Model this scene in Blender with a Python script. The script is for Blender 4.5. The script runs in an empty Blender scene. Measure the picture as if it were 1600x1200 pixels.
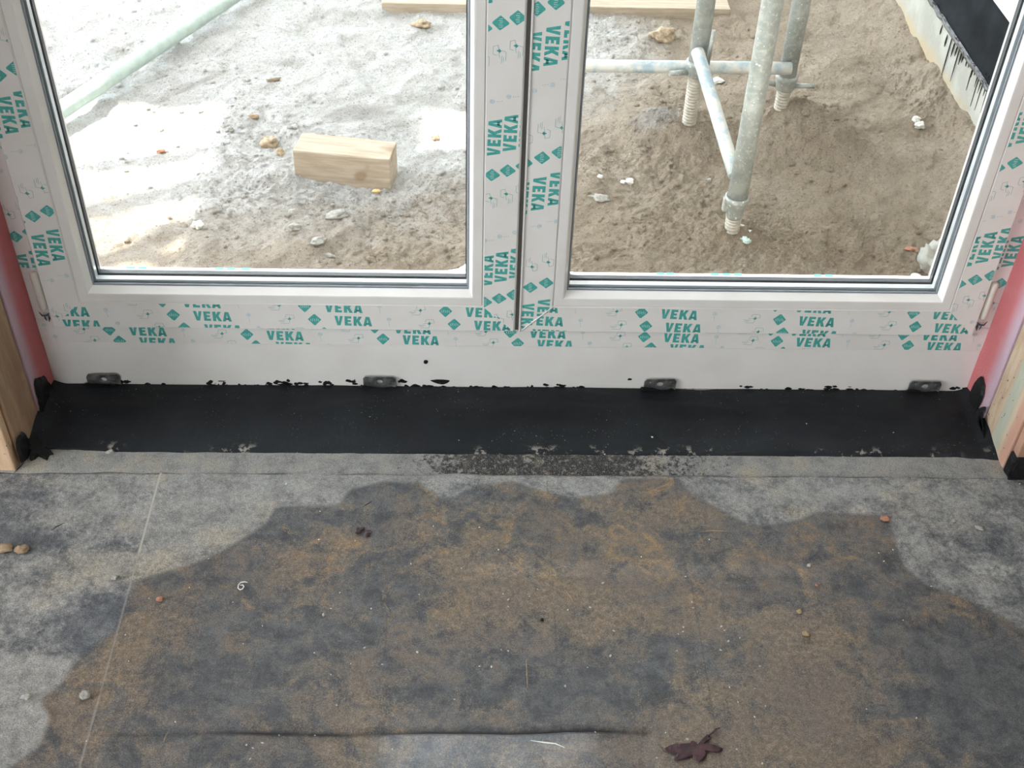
import bpy, bmesh, math, random
from mathutils import Vector, Matrix, noise
C = bpy.context.scene.collection
random.seed(7)
R = math.radians

# ------------------------------------------------------------------ camera
F_PX, PITCH, YAW, ROLL = 1881.04, .7290, .0436, .0374
CAM = Vector((-.0787, -1.6182, 1.465))
cp, sp = math.cos(PITCH), math.sin(PITCH)
FWD = Vector((math.sin(YAW)*cp, math.cos(YAW)*cp, -sp))
_r = Vector((math.cos(YAW), -math.sin(YAW), 0)); _u = _r.cross(FWD)
RT = _r*math.cos(ROLL) + _u*math.sin(ROLL)
UP = -_r*math.sin(ROLL) + _u*math.cos(ROLL)
cam = bpy.data.cameras.new('camera'); cam.sensor_width = 36; cam.lens = F_PX/1600*36
cam.clip_start = .02
co = bpy.data.objects.new('camera', cam); C.objects.link(co)
co.matrix_world = Matrix(((RT.x, UP.x, -FWD.x, CAM.x), (RT.y, UP.y, -FWD.y, CAM.y), (RT.z, UP.z, -FWD.z, CAM.z), (0, 0, 0, 1)))
sc = bpy.context.scene
sc.camera = co

def at(px, py, ax, v):                       # point where the sight line of a pixel meets the plane axis = v
    d = FWD + RT*((px-800)/F_PX) - UP*((py-600)/F_PX)
    return CAM + d*((v-CAM[ax])/d[ax])

# ------------------------------------------------------------------ light
w = bpy.data.worlds.new('sky'); sc.world = w; w.use_nodes = True
nt = w.node_tree; bg = nt.nodes['Background']
tc = nt.nodes.new('ShaderNodeTexCoord'); sx = nt.nodes.new('ShaderNodeSeparateXYZ'); rp = nt.nodes.new('ShaderNodeValToRGB')
nt.links.new(tc.outputs['Generated'], sx.inputs[0]); nt.links.new(sx.outputs[2], rp.inputs[0]); nt.links.new(rp.outputs[0], bg.inputs[0])
rp.color_ramp.elements[0].position = .0; rp.color_ramp.elements[0].color = (.80, .84, .86, 1)
rp.color_ramp.elements[1].position = .8; rp.color_ramp.elements[1].color = (.84, .90, 1, 1)
bg.inputs[1].default_value = 8.0
SUN_AZ, SUN_EL = R(143), R(68)               # direction towards the sun
sun = bpy.data.lights.new('sun', 'SUN'); sun.energy = 13; sun.angle = R(.8); sun.color = (1, .95, .84)
so = bpy.data.objects.new('sun', sun); C.objects.link(so)
SD = Vector((math.cos(SUN_AZ)*math.cos(SUN_EL), math.sin(SUN_AZ)*math.cos(SUN_EL), math.sin(SUN_EL)))
so.rotation_euler = SD.to_track_quat('Z', 'Y').to_euler()
def area(name, loc, rot, sx_, sy_, e, col=(.97, .98, 1)):
    l = bpy.data.lights.new(name, 'AREA'); l.shape = 'RECTANGLE'; l.size = sx_; l.size_y = sy_; l.energy = e; l.color = col
    o = bpy.data.objects.new(name, l); C.objects.link(o); o.location = loc; o.rotation_euler = rot; return o
area('daylight_back_opening', (-1.2, -4.45, 1.45), (R(90), 0, 0), .9, 1.5, 8)
area('daylight_side_opening', (-3.25, -1.8, 1.5), (R(90), 0, R(-90)), 1.5, 1.5, 66)
sc.view_settings.view_transform = 'Standard'; sc.view_settings.look = 'None'
sc.view_settings.exposure = 0; sc.view_settings.gamma = 1; sc.view_settings.use_curve_mapping = False

# ------------------------------------------------------------------ helpers
def s2l(c):
    return tuple((v/255/12.92 if v/255 <= .04045 else ((v/255+.055)/1.055)**2.4) for v in c)
def tag(o, label=None, cat=None, group=None, kind=None):
    if label: o['label'] = label
    if cat: o['category'] = cat
    if group: o['group'] = group
    if kind: o['kind'] = kind
    return o
def link(name, me, mats, parent=None):
    o = bpy.data.objects.new(name, me); C.objects.link(o)
    for m in (mats if isinstance(mats, (list, tuple)) else [mats]): me.materials.append(m)
    if parent: o.parent = parent
    return o
def obj(name, bm, mats, parent=None, smooth=False, loc=None):
    me = bpy.data.meshes.new(name); bmesh.ops.recalc_face_normals(bm, faces=bm.faces)
    if smooth:
        for f in bm.faces: f.smooth = True
    bm.to_mesh(me); bm.free()
    o = link(name, me, mats, parent)
    if loc is not None:                      # geometry was given in world space: move the origin
        me.transform(Matrix.Translation(-Vector(loc))); o.location = loc
    return o
def empty(name, loc=(0, 0, 0), rz=0):
    o = bpy.data.objects.new(name, None); C.objects.link(o); o.location = loc; o.rotation_euler = (0, 0, rz); o.empty_display_size = .05
    return o
def reparent(child, root):                   # world-space child under a placed root
    child.parent = root; child.matrix_parent_inverse = Matrix.LocRotScale(root.location, root.rotation_euler, root.scale).inverted()
def box(bm, x0, x1, y0, y1, z0, z1, mi=0, bev=0):
    vs = [bm.verts.new((x, y, z)) for x in (x0, x1) for y in (y0, y1) for z in (z0, z1)]
    fs = [bm.faces.new([vs[i] for i in q]) for q in ((0, 1, 3, 2), (4, 6, 7, 5), (0, 4, 5, 1), (2, 3, 7, 6), (0, 2, 6, 4), (1, 5, 7, 3))]
    for f in fs: f.material_index = mi
    if bev:
        es = {e for f in fs for e in f.edges}
        bmesh.ops.bevel(bm, geom=list(es), offset=bev, segments=2, affect='EDGES', profile=.5)
def tube(bm, a, b, r, n=20, r2=None, caps=True, rings=1, hollow=False):
    a, b = Vector(a), Vector(b); d = (b-a).normalized(); u = d.orthogonal().normalized(); v = d.cross(u)
    r2 = r if r2 is None else r2; L = []
    for k in range(rings+1):
        t = k/rings; p = a.lerp(b, t); rr = r+(r2-r)*t
        L.append([bm.verts.new(p + (u*math.cos(2*math.pi*i/n)+v*math.sin(2*math.pi*i/n))*rr) for i in range(n)])
    for k in range(rings):
        for i in range(n): bm.faces.new((L[k][i], L[k][(i+1) % n], L[k+1][(i+1) % n], L[k+1][i])).smooth = True
    if caps: bm.faces.new(L[0]); bm.faces.new(L[-1])
def lathe(bm, base, prof, n=24, lean=(0, 0)):  # prof: (r, z) upwards from base
    base = Vector(base); L = []
    for r, z in prof:
        L.append([bm.verts.new(base+Vector((r*math.cos(2*math.pi*i/n)+lean[0]*z, r*math.sin(2*math.pi*i/n)+lean[1]*z, z))) for i in range(n)])
    for k in range(len(L)-1):
        for i in range(n): bm.faces.new((L[k][i], L[k][(i+1) % n], L[k+1][(i+1) % n], L[k+1][i])).smooth = True
    bm.faces.new(L[0]); bm.faces.new(L[-1])
def curve_tube(bm, pts, r, n=8):
    pts = [Vector(p) for p in pts]; L = []
    for k, p in enumerate(pts):
        d = (pts[min(k+1, len(pts)-1)]-pts[max(k-1, 0)]).normalized(); u = d.cross(Vector((0, 0, 1)))
        u = u.normalized() if u.length > 1e-4 else Vector((1, 0, 0)); v = d.cross(u)
        rr = r*(.35 if k in (0, len(pts)-1) else 1)
        L.append([bm.verts.new(p+(u*math.cos(2*math.pi*i/n)+v*math.sin(2*math.pi*i/n))*rr) for i in range(n)])
    for k in range(len(L)-1):
        for i in range(n): bm.faces.new((L[k][i], L[k][(i+1) % n], L[k+1][(i+1) % n], L[k+1][i]))
    bm.faces.new(L[0]); bm.faces.new(L[-1])
def rock(bm, c, rx, ry, rz_, seed=0, rough=.35, sub=2, rot=0):
    t = bmesh.ops.create_icosphere(bm, subdivisions=sub, radius=1); c = Vector(c); ca, sa = math.cos(rot), math.sin(rot)
    for v in t['verts']:
        k = 1+rough*noise.noise(v.co*1.7+Vector((seed*3.1, seed*1.7, 0)))+rough*.5*noise.noise(v.co*4+Vector((seed, 0, seed)))
        p = Vector((v.co.x*rx*k, v.co.y*ry*k, v.co.z*rz_*k)); v.co = c+Vector((p.x*ca-p.y*sa, p.x*sa+p.y*ca, p.z))
def blob_mesh(bm, pts, th, jit=0, seed=0, mi=0, nrm=None):   # irregular patch with thickness, pts = loop of Vectors
    pts = [Vector(p) for p in pts]; out = []
    c = sum(pts, Vector())/len(pts); n_ = len(pts)
    for i, p in enumerate(pts):
        q = pts[(i+1) % n_]; p0_, q1_ = pts[i-1], pts[(i+2) % n_]
        for k in range(5):
            t = k/5; s = .5*((2*p)+(q-p0_)*t+(2*p0_-5*p+4*q-q1_)*t*t+(3*p-p0_-3*q+q1_)*t**3)
            out.append(s+(s-c).normalized()*jit*noise.noise(s*90+Vector((seed, 0, 0)))*2)
    nrm = Vector(nrm).normalized()
    lo = [bm.verts.new(p) for p in out]; hi = [bm.verts.new(p+nrm*th+(sum(out, Vector())/len(out)-p)*.12) for p in out]
    fs = [bm.faces.new(hi)]
    for i in range(len(out)): fs.append(bm.faces.new((lo[i], lo[(i+1) % len(out)], hi[(i+1) % len(out)], hi[i])))
    for f in fs: f.material_index = mi
    bmesh.ops.triangulate(bm, faces=[fs[0]])

# ------------------------------------------------------------------ materials
class NT:
    def __init__(s, name):
        s.m = bpy.data.materials.new(name); s.m.use_nodes = True; s.t = s.m.node_tree; s.b = s.t.nodes['Principled BSDF']
        s.co = s.n('TexCoord').outputs['Object']
    def n(s, k): return s.t.nodes.new('ShaderNode'+k)
    def l(s, a, b): s.t.links.new(a, b)
    def put(s, inp, v):
        if hasattr(v, 'links'): s.l(v, inp)
        elif isinstance(v, (tuple, list)) and len(v) == 3 and inp.type == 'RGBA': inp.default_value = (*v, 1)
        else: inp.default_value = v
    def noise(s, scale, detail=4, rough=.55, vec=None, dist=0, stretch=None):
        nd = s.n('TexNoise'); vec = vec or s.co
        if stretch:
            mp = s.n('Mapping'); mp.inputs['Scale'].default_value = stretch; s.l(vec, mp.inputs[0]); vec = mp.outputs[0]
        s.l(vec, nd.inputs['Vector']); nd.inputs['Scale'].default_value = scale; nd.inputs['Detail'].default_value = detail
        nd.inputs['Roughness'].default_value = rough; nd.inputs['Distortion'].default_value = dist; return nd.outputs['Fac']
    def vor(s, scale, feat='F1', vec=None):
        nd = s.n('TexVoronoi'); nd.feature = feat; s.l(vec or s.co, nd.inputs['Vector']); nd.inputs['Scale'].default_value = scale; return nd.outputs['Distance']
    def ramp(s, f, a, b, lo=0., hi=1.):
        nd = s.n('MapRange'); nd.interpolation_type = 'SMOOTHSTEP'; s.put(nd.inputs[0], f)
        for i, v in ((1, a), (2, b), (3, lo), (4, hi)): nd.inputs[i].default_value = v
        return nd.outputs[0]
    def mix(s, f, a, b):
        nd = s.n('Mix'); nd.data_type = 'RGBA'; s.put(nd.inputs[0], f); s.put(nd.inputs[6], a); s.put(nd.inputs[7], b); return nd.outputs[2]
    def math(s, op, a, b=0., c=0.):
        nd = s.n('Math'); nd.operation = op; s.put(nd.inputs[0], a); s.put(nd.inputs[1], b); s.put(nd.inputs[2], c); return nd.outputs[0]
    def attr(s, name):
        nd = s.n('Attribute'); nd.attribute_name = name; return nd.outputs['Fac']
    def xyz(s):
        nd = s.n('SeparateXYZ'); s.l(s.co, nd.inputs[0]); return nd.outputs
    def bump(s, h, dist=.002, strength=1, prev=None):
        nd = s.n('Bump'); nd.inputs['Distance'].default_value = dist; nd.inputs['Strength'].default_value = strength; s.l(h, nd.inputs['Height'])
        if prev: s.l(prev, nd.inputs['Normal'])
        return nd.outputs[0]
    def done(s, col, rough=.5, normal=None, metal=0., spec=.5, **kw):
        s.put(s.b.inputs['Base Color'], col); s.put(s.b.inputs['Roughness'], rough); s.b.inputs['Metallic'].default_value = metal
        s.b.inputs['Specular IOR Level'].default_value = spec
        if normal: s.l(normal, s.b.inputs['Normal'])
        for k, v in kw.items(): s.put(s.b.inputs[k.replace('_', ' ')], v)
        return s.m
def simple(name, col, rough=.5, metal=0., var=.08, scale=30, bump=.0003, spec=.5):
    m = NT(name); f = m.noise(scale); c = m.mix(m.ramp(f, .3, .7), tuple(v*(1-var) for v in col), tuple(min(1, v*(1+var)) for v in col))
    return m.done(c, rough, m.bump(f, bump), metal, spec)

m = NT('white_pvc'); f = m.noise(9, 5); g = m.noise(160, 3)
PVC = m.done(m.mix(m.ramp(f, .35, .75), (.80, .79, .765), (.74, .725, .69)), .32, m.bump(g, .00008))
m = NT('film_white'); f = m.noise(14, 5); g = m.noise(5, 2, stretch=(1, 1, 1))
FILM = m.done(m.mix(m.ramp(f, .3, .75), (.80, .79, .765), (.755, .74, .70)), .24, m.bump(g, .0004))
TEAL = simple('teal_print', (.075, .40, .36), .3, var=.10, scale=200)
INK = simple('grey_print', (.26, .44, .45), .4, var=.15, scale=300)
PALEINK = simple('pale_grey_print', (.55, .63, .64), .4, var=.1, scale=300)
LIGHTP = simple('light_print', (.55, .72, .70), .4, var=.1, scale=300)
GASKET = simple('gasket_rubber', (.035, .04, .05), .45, var=.2)
GREYSEAL = simple('grey_gasket', (.22, .25, .28), .4, var=.1)
SPACER = simple('aluminium_spacer', (.72, .76, .80), .3, metal=.4, var=.03)
STEEL = None
m = NT('galvanised_steel'); f = m.noise(60, 5); g = m.vor(220)
STEEL = m.done(m.mix(m.ramp(f, .35, .7), (.14, .145, .14), (.36, .38, .38)), m.ramp(f, .3, .7, .35, .6), m.bump(f, .0003), .75)
m = NT('scaffold_tube_metal'); f = m.noise(22, 6, .65); g = m.noise(90, 4); sp_ = m.ramp(m.noise(130, 2), .66, .72)
c = m.mix(m.ramp(f, .38, .66), (.30, .325, .305), (.45, .47, .44)); c = m.mix(m.ramp(g, .52, .7), c, (.50, .48, .43)); c = m.mix(sp_, c, (.8, .8, .77))
TUBE = m.done(c, .55, m.bump(g, .0006), .35)
m = NT('pale_tube_metal'); f = m.noise(14, 6, .65); g = m.noise(50, 4)
c = m.mix(m.ramp(f, .42, .6), (.66, .66, .62), (.36, .46, .52)); c = m.mix(m.ramp(g, .55, .7), c, (.72, .68, .56))
TUBE2 = m.done(c, .55, m.bump(g, .0006), .2)
m = NT('bitumen'); f = m.noise(60, 5); g = m.noise(220, 3)
TAR = m.done(m.mix(m.ramp(g, .62, .75), (.010, .0105, .011), (.05, .05, .048)), m.ramp(f, .35, .65, .55, .75), m.bump(f, .0025), spec=.25)
m = NT('wet_bitumen'); f = m.noise(40, 4)
WTAR = m.done((.012, .012, .016), .12, m.bump(f, .004))

# membrane
m = NT('black_membrane'); X = m.xyz()
f = m.noise(8, 5, .6); fine = m.noise(350, 3); weave = m.noise(900, 2)
c = m.mix(m.ramp(f, .35, .7), (.0105, .0125, .0150), (.019, .0225, .026))
c = m.mix(m.ramp(m.noise(26, 6, .75), .60, .80), c, (.032, .034, .034))
spk = m.math('MULTIPLY', m.ramp(m.noise(300, 2), .70, .74), m.ramp(m.noise(9, 3), .45, .6))
c = m.mix(spk, c, (.32, .31, .28))
edge = m.math('MULTIPLY', m.ramp(X[1], -.055, -.078), m.ramp(m.noise(38, 6, .7), .55, .62)); edge = m.math('MULTIPLY', edge, m.ramp(m.noise(5, 2), .5, .6))
c = m.mix(edge, c, (.30, .28, .25))
MEMB = m.done(c, m.ramp(f, .3, .7, .48, .64), m.bump(m.noise(45, 4), .0015, 1, m.bump(fine, .0003)), spec=.18)

# floor
def floor_mat(name, strip=False):
    m = NT(name); X = m.xyz()
    n1 = m.noise(6, 6, .62, dist=.2); n2 = m.noise(24, 8, .72, dist=.3); n3 = m.noise(110, 6, .75); grain = m.noise(520, 3, .8); sw = m.noise(17, 8, .66, dist=1.3)
    slate = m.mix(m.ramp(n2, .35, .65), (.088, .098, .112), (.185, .195, .20))
    dust = m.mix(m.ramp(n2, .32, .62), (.205, .208, .203), (.335, .333, .318))
    dust = m.mix(m.math('MULTIPLY', m.ramp(n1, .52, .68), .6), dust, (.42, .36, .26))
    if strip:
        c = m.mix(m.ramp(m.math('ADD', n3, m.math('MULTIPLY', m.attr('flake'), .5)), .62, .74), dust, (.035, .036, .036))
        c = m.mix(m.math('MULTIPLY', m.ramp(n2, .5, .7), .6), c, (.36, .30, .21)); c = m.mix(m.ramp(grain, .54, .66, 0, .75), c, (.07, .07, .068)); c = m.mix(m.ramp(grain, .44, .36, 0, .6), c, (.55, .54, .50))
        return m.done(c, .75, m.bump(n3, .003, 1, m.bump(grain, .001)), spec=.25)
    dd = m.math('ADD', m.attr('dust'), m.math('MULTIPLY', m.math('SUBTRACT', n2, .5), 1.1)); dd = m.math('ADD', dd, m.math('MULTIPLY', m.math('SUBTRACT', n3, .5), 1.1))
    dry = m.mix(m.ramp(dd, .05, .85), slate, dust)
    # the wet, muddy patch
    mud = m.mix(m.ramp(n3, .3, .7), (.165, .127, .089), (.245, .195, .140))
    mud = m.mix(m.ramp(n1, .4, .62), mud, (.168, .137, .112)); mud = m.mix(m.math('MULTIPLY', m.ramp(sw, .55, .68), m.ramp(X[1], -.62, -.35)), mud, (.29, .200, .105))
    mm = m.math('ADD', m.attr('mud'), m.math('MULTIPLY', m.math('SUBTRACT', sw, .5), 4.2)); mm = m.math('ADD', mm, m.math('MULTIPLY', m.math('SUBTRACT', n2, .5), 3.0))
    mm = m.math('ADD', mm, m.math('MULTIPLY', m.math('SUBTRACT', grain, .5), 2.4))
    wetc = m.mix(m.ramp(mm, -.25, 1.05, 0, .95), m.mix(m.ramp(n2, .3, .7), (.050, .056, .064), (.140, .145, .148)), mud)
    we = m.math('ADD', m.attr('wet'), m.math('MULTIPLY', m.math('SUBTRACT', n2, .5), .5)); we = m.math('ADD', we, m.math('MULTIPLY', m.math('SUBTRACT', n3, .5), .25))
    wf = m.ramp(we, .36, .64)
    c = m.mix(wf, dry, wetc)
    g2 = m.math('MULTIPLY', m.ramp(grain, .3, .7, .60, 1.40), m.ramp(n3, .3, .7, .80, 1.20))
    mul = m.n('Mix'); mul.data_type = 'RGBA'; mul.blend_type = 'MULTIPLY'; mul.inputs[0].default_value = 1; m.l(c, mul.inputs[6])
    cmb = m.n('CombineXYZ'); [m.l(g2, cmb.inputs[i]) for i in range(3)]; m.l(cmb.outputs[0], mul.inputs[7]); c = mul.outputs[2]
    c = m.mix(m.attr('seam'), c, (.02, .02, .022))
    c = m.mix(m.attr('ridge'), c, (.42, .40, .36))
    ro = m.mix(wf, (.8,)*3, (.58,)*3)
    nb = m.bump(n2, .004, 1, m.bump(n3, .0016, 1, m.bump(grain, .0006)))
    gl_ = m.math('MULTIPLY', m.attr('gloss'), m.ramp(n2, .34, .52, .45, 1.)); cw = m.math('ADD', gl_, m.math('MULTIPLY', wf, .18))
    m.l(m.bump(n3, .0004), m.b.inputs['Coat Normal']); m.put(m.b.inputs['Coat Roughness'], m.ramp(gl_, .1, .6, .42, .16))
    return m.done(c, ro, nb, spec=.35, Coat_Weight=cw, Coat_IOR=1.65)
FLOORM = floor_mat('dirty_floor_membrane'); STRIPM = floor_mat('dusty_concrete_strip', True)

# sand
m = NT('building_sand')
n1 = m.noise(3.5, 6, .6, dist=.5); n2 = m.noise(16, 6, .65); n3 = m.noise(90, 6, .75); gr = m.noise(330, 4, .8)
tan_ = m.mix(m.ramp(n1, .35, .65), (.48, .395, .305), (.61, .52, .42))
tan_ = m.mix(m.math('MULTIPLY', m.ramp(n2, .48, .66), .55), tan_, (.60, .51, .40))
tan_ = m.mix(m.math('MULTIPLY', m.attr('damp_shade'), m.ramp(n2, .3, .6, .6, 1.)), tan_, (.40, .32, .235))
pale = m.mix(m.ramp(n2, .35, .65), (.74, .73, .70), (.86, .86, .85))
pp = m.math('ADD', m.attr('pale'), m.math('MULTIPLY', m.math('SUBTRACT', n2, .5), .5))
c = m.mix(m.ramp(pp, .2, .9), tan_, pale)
cem = m.math('ADD', m.attr('cement'), m.math('MULTIPLY', m.math('SUBTRACT', n2, .5), .6))
c = m.mix(m.ramp(cem, .35, .8, 0, .8), c, (.50, .48, .46))
dk = m.math('MULTIPLY', m.ramp(n3, .57, .68), .75)
c = m.mix(dk, c, (.19, .14, .095))
c = m.mix(m.ramp(m.noise(240, 2), .70, .74, 0, .7), c, (.66, .64, .60)); c = m.mix(m.ramp(m.noise(170, 4, .8), .46, .34, 0, .75), c, (.21, .165, .12)); c = m.mix(m.ramp(gr, .44, .32, 0, .85), c, (.19, .145, .10)); c = m.mix(m.ramp(gr, .57, .70, 0, .6), c, (.78, .72, .62))
SAND = m.done(c, .95, m.bump(n2, .006, 1, m.bump(n3, .010, 1, m.bump(gr, .007))), spec=.15)
CLOD = simple('sand_clod_plain', (.46, .37, .26), .95, var=.3, scale=90, bump=.003, spec=.1)
STONE = simple('grey_stone', (.36, .35, .32), .8, var=.25, scale=120, bump=.001)
BROWNSTONE = simple('brown_stone', (.33, .24, .15), .85, var=.25, scale=90, bump=.001)
REDCHIP = simple('brick_chip', (.42, .20, .13), .9, var=.25, scale=120, bump=.001)
FOAMW = simple('white_foam', (.86, .86, .82), .8, var=.05, scale=150, bump=.002)
REDDEB = simple('dark_red_debris', (.042, .014, .019), .55, var=.6, scale=120, bump=.002)
m = NT('timber'); f = m.noise(7, 5, .6, stretch=(1.2, 14, 14)); g = m.noise(60, 4, stretch=(.3, 2, 2))
k_ = m.ramp(m.noise(9, 2), .66, .74)
c = m.mix(m.ramp(f, .35, .65), (.42, .345, .26), (.53, .455, .36)); c = m.mix(m.math('MULTIPLY', k_, .6), c, (.26, .15, .08))
TIMBER = m.done(c, .8, m.bump(g, .001), spec=.2)
m = NT('reveal_timber_left'); X = m.xyz(); f = m.noise(9, 5, .6, stretch=(8, 8, 1)); g = m.noise(40, 5)
c = m.mix(m.ramp(f, .35, .65), (.30, .19, .12), (.42, .28, .18)); c = m.mix(m.ramp(g, .52, .66, 0, .6), c, (.27, .22, .15))
REVL = m.done(c, .8, m.bump(g, .001), spec=.2)
m = NT('light_timber'); f = m.noise(9, 5, .6, stretch=(8, 8, 1)); g = m.noise(60, 5); sp_ = m.ramp(m.noise(140, 2), .68, .72)
c = m.mix(m.ramp(f, .35, .65), (.55, .37, .23), (.68, .49, .33)); c = m.mix(sp_, c, (.12, .10, .08))
LIGHTT = m.done(c, .8, m.bump(g, .001), spec=.2)
m = NT('reveal_board_right'); X = m.xyz(); g = m.noise(40, 5); f = m.noise(9, 5, .6, stretch=(8, 8, 1.5))
c = m.mix(m.ramp(f, .35, .65), (.46, .33, .23), (.56, .45, .33))
gs = m.math('MULTIPLY', m.ramp(X[1], -.024, -.011), m.ramp(X[1], .019, .006)); c = m.mix(m.math('MULTIPLY', gs, .75), c, (.40, .46, .38))
c = m.mix(m.math('MULTIPLY', m.ramp(X[1], -.026, -.038), .8), c, (.52, .29, .22))
c = m.mix(m.ramp(m.noise(130, 2), .69, .72), c, (.12, .10, .08))
REVR = m.done(c, .8, m.bump(g, .001), spec=.2)
m = NT('pink_foam_tape'); X = m.xyz(); g = m.noise(260, 3, .7); f = m.noise(14, 4)
c = m.mix(m.ramp(X[1], -.040, .002), (.54, .40, .47), (.60, .19, .20)); c = m.mix(m.ramp(f, .5, .7, 0, .5), c, (.60, .30, .32))
PINK = m.done(c, .85, m.bump(g, .0012), spec=.2)
BROWNW = simple('brown_plaster', (.30, .19, .12), .9, var=.15, scale=25, bump=.002, spec=.2)
ROOMW = simple('room_plaster', (.62, .60, .56), .9, var=.04, scale=8, bump=.001, spec=.2)
m = NT('concrete'); X = m.xyz(); f = m.noise(7, 6, .6); g = m.noise(70, 5); p = m.ramp(m.noise(120, 2), .70, .74)
c = m.mix(m.ramp(f, .35, .65), (.37, .37, .335), (.48, .48, .44)); c = m.mix(p, c, (.22, .22, .2))
sand_edge = m.math('ADD', X[2], m.math('MULTIPLY', m.math('SUBTRACT', f, .5), .12)); c = m.mix(m.ramp(sand_edge, -.20, -.26, 0, .8), c, (.48, .38, .24))
CONC = m.done(c, .9, m.bump(g, .002), spec=.2)
m = NT('wing_membrane'); f = m.noise(10, 5)
WMEM = m.done(m.mix(m.ramp(f, .4, .7), (.006, .008, .011), (.012, .017, .021)), .75, m.bump(f, .006), spec=.08)
# glass: clear sheet with a real mirror reflection
m = bpy.data.materials.new('clear_glass'); m.use_nodes = True; t = m.node_tree; t.nodes.clear()
o_ = t.nodes.new('ShaderNodeOutputMaterial'); mx = t.nodes.new('ShaderNodeMixShader'); tr = t.nodes.new('ShaderNodeBsdfTransparent'); gl = t.nodes.new('ShaderNodeBsdfGlossy'); ge = t.nodes.new('ShaderNodeNewGeometry')
tr.inputs[0].default_value = (.985, .995, .99, 1); gl.inputs['Roughness'].default_value = .02; 

def _op(op, a, b=None, v=0.):                # reflectance of a pane surface by Schlick's formula
    n_ = t.nodes.new('ShaderNodeVectorMath' if op == 'DOT_PRODUCT' else 'ShaderNodeMath'); n_.operation = op; t.links.new(a, n_.inputs[0])
    if b is not None: t.links.new(b, n_.inputs[1])
    elif op != 'ABSOLUTE': n_.inputs[1].default_value = v
    return n_.outputs['Value']
cs = _op('ABSOLUTE', _op('DOT_PRODUCT', ge.outputs['Incoming'], ge.outputs['Normal']))
om = _op('MULTIPLY_ADD', cs, v=-1.); om.node.inputs[2].default_value = 1.
f5 = _op('MULTIPLY_ADD', _op('POWER', om, v=5.), v=.96); f5.node.inputs[2].default_value = .035
t.links.new(f5, mx.inputs[0])
t.links.new(tr.outputs[0], mx.inputs[1]); t.links.new(gl.outputs[0], mx.inputs[2]); t.links.new(mx.outputs[0], o_.inputs[0])
GLASS = m

# ------------------------------------------------------------------ room shell
def wall_box(name, x0, x1, y0, y1, z0, z1, mat, label):
    bm = bmesh.new(); box(bm, x0, x1, y0, y1, z0, z1); return tag(obj(name, bm, mat), label, 'wall', kind='structure')
OX = .87                                     # half width of the masonry opening
bm = bmesh.new()
box(bm, -3.3, -OX, -.185, .095, -.6, 2.6); box(bm, OX, 3.3, -.185, .095, -.6, 2.6); box(bm, -OX, OX, -.185, .095, 2.12, 2.6)
tag(obj('wall_front', bm, BROWNW), 'brown unplastered wall around the double door opening', 'wall', kind='structure')
wall_box('wall_right', 3.3, 3.45, -4.6, .095, -.1, 2.6, ROOMW, 'plain side wall on the right')
bm = bmesh.new()
for a in ((-3.45, -3.3, -4.6, -2.6, -.1, 2.6), (-3.45, -3.3, -1.0, .095, -.1, 2.6), (-3.45, -3.3, -2.6, -1.0, -.1, .7), (-3.45, -3.3, -2.6, -1.0, 2.3, 2.6)): box(bm, *a)
tag(obj('wall_left', bm, ROOMW), 'side wall on the left with a window opening', 'wall', kind='structure')
bm = bmesh.new()
for a in ((-3.3, -1.7, -4.6, -4.5, -.1, 2.6), (-.7, 3.3, -4.6, -4.5, -.1, 2.6), (-1.7, -.7, -4.6, -4.5, -.1, .6), (-1.7, -.7, -4.6, -4.5, 2.3, 2.6)): box(bm, *a)
tag(obj('wall_back', bm, ROOMW), 'rear wall with a wide window opening', 'wall', kind='structure')
bm = bmesh.new(); box(bm, -3.45, 3.45, -4.6, .095, 2.6, 2.75)
tag(obj('ceiling', bm, ROOMW), 'plain pale ceiling of the room', 'ceiling', kind='structure')

# floor mesh with attributes
def sdf(poly, x, y):
    d = 1e9; ins = False; n = len(poly)
    for i in range(n):
        ax, ay = poly[i]; bx_, by = poly[(i+1) % n]
        ex, ey = bx_-ax, by-ay; t = max(0, min(1, ((x-ax)*ex+(y-ay)*ey)/(ex*ex+ey*ey+1e-12)))
        d = min(d, math.hypot(x-ax-ex*t, y-ay-ey*t))
        if (ay > y) != (by > y) and x < (bx_-ax)*(y-ay)/(by-ay)+ax: ins = not ins
    return d if ins else -d
def fl(px, py): p = at(px, py, 2, 0); return (p.x, p.y)
WETP = [fl(*q) for q in ((215, 905), (290, 885), (345, 862), (385, 838), (415, 818), (432, 792), (530, 790), (545, 765), (600, 752), (655, 755), (700, 785), (730, 765), (800, 752), (850, 768), (900, 778), (955, 772), (972, 748),
        (1058, 747), (1085, 775), (1130, 798), (1160, 815), (1195, 822), (1250, 812), (1280, 800), (1388, 806), (1400, 850), (1412, 885), (1445, 912), (1520, 940), (1570, 965), (1640, 1010))]
WETP += [(1.2, -1.2), (-1.0, -1.2)] + [fl(*q) for q in ((10, 1200), (60, 1165), (78, 1120), (62, 1092), (92, 1070), (120, 1030), (165, 995), (182, 985), (195, 945))]
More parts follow.
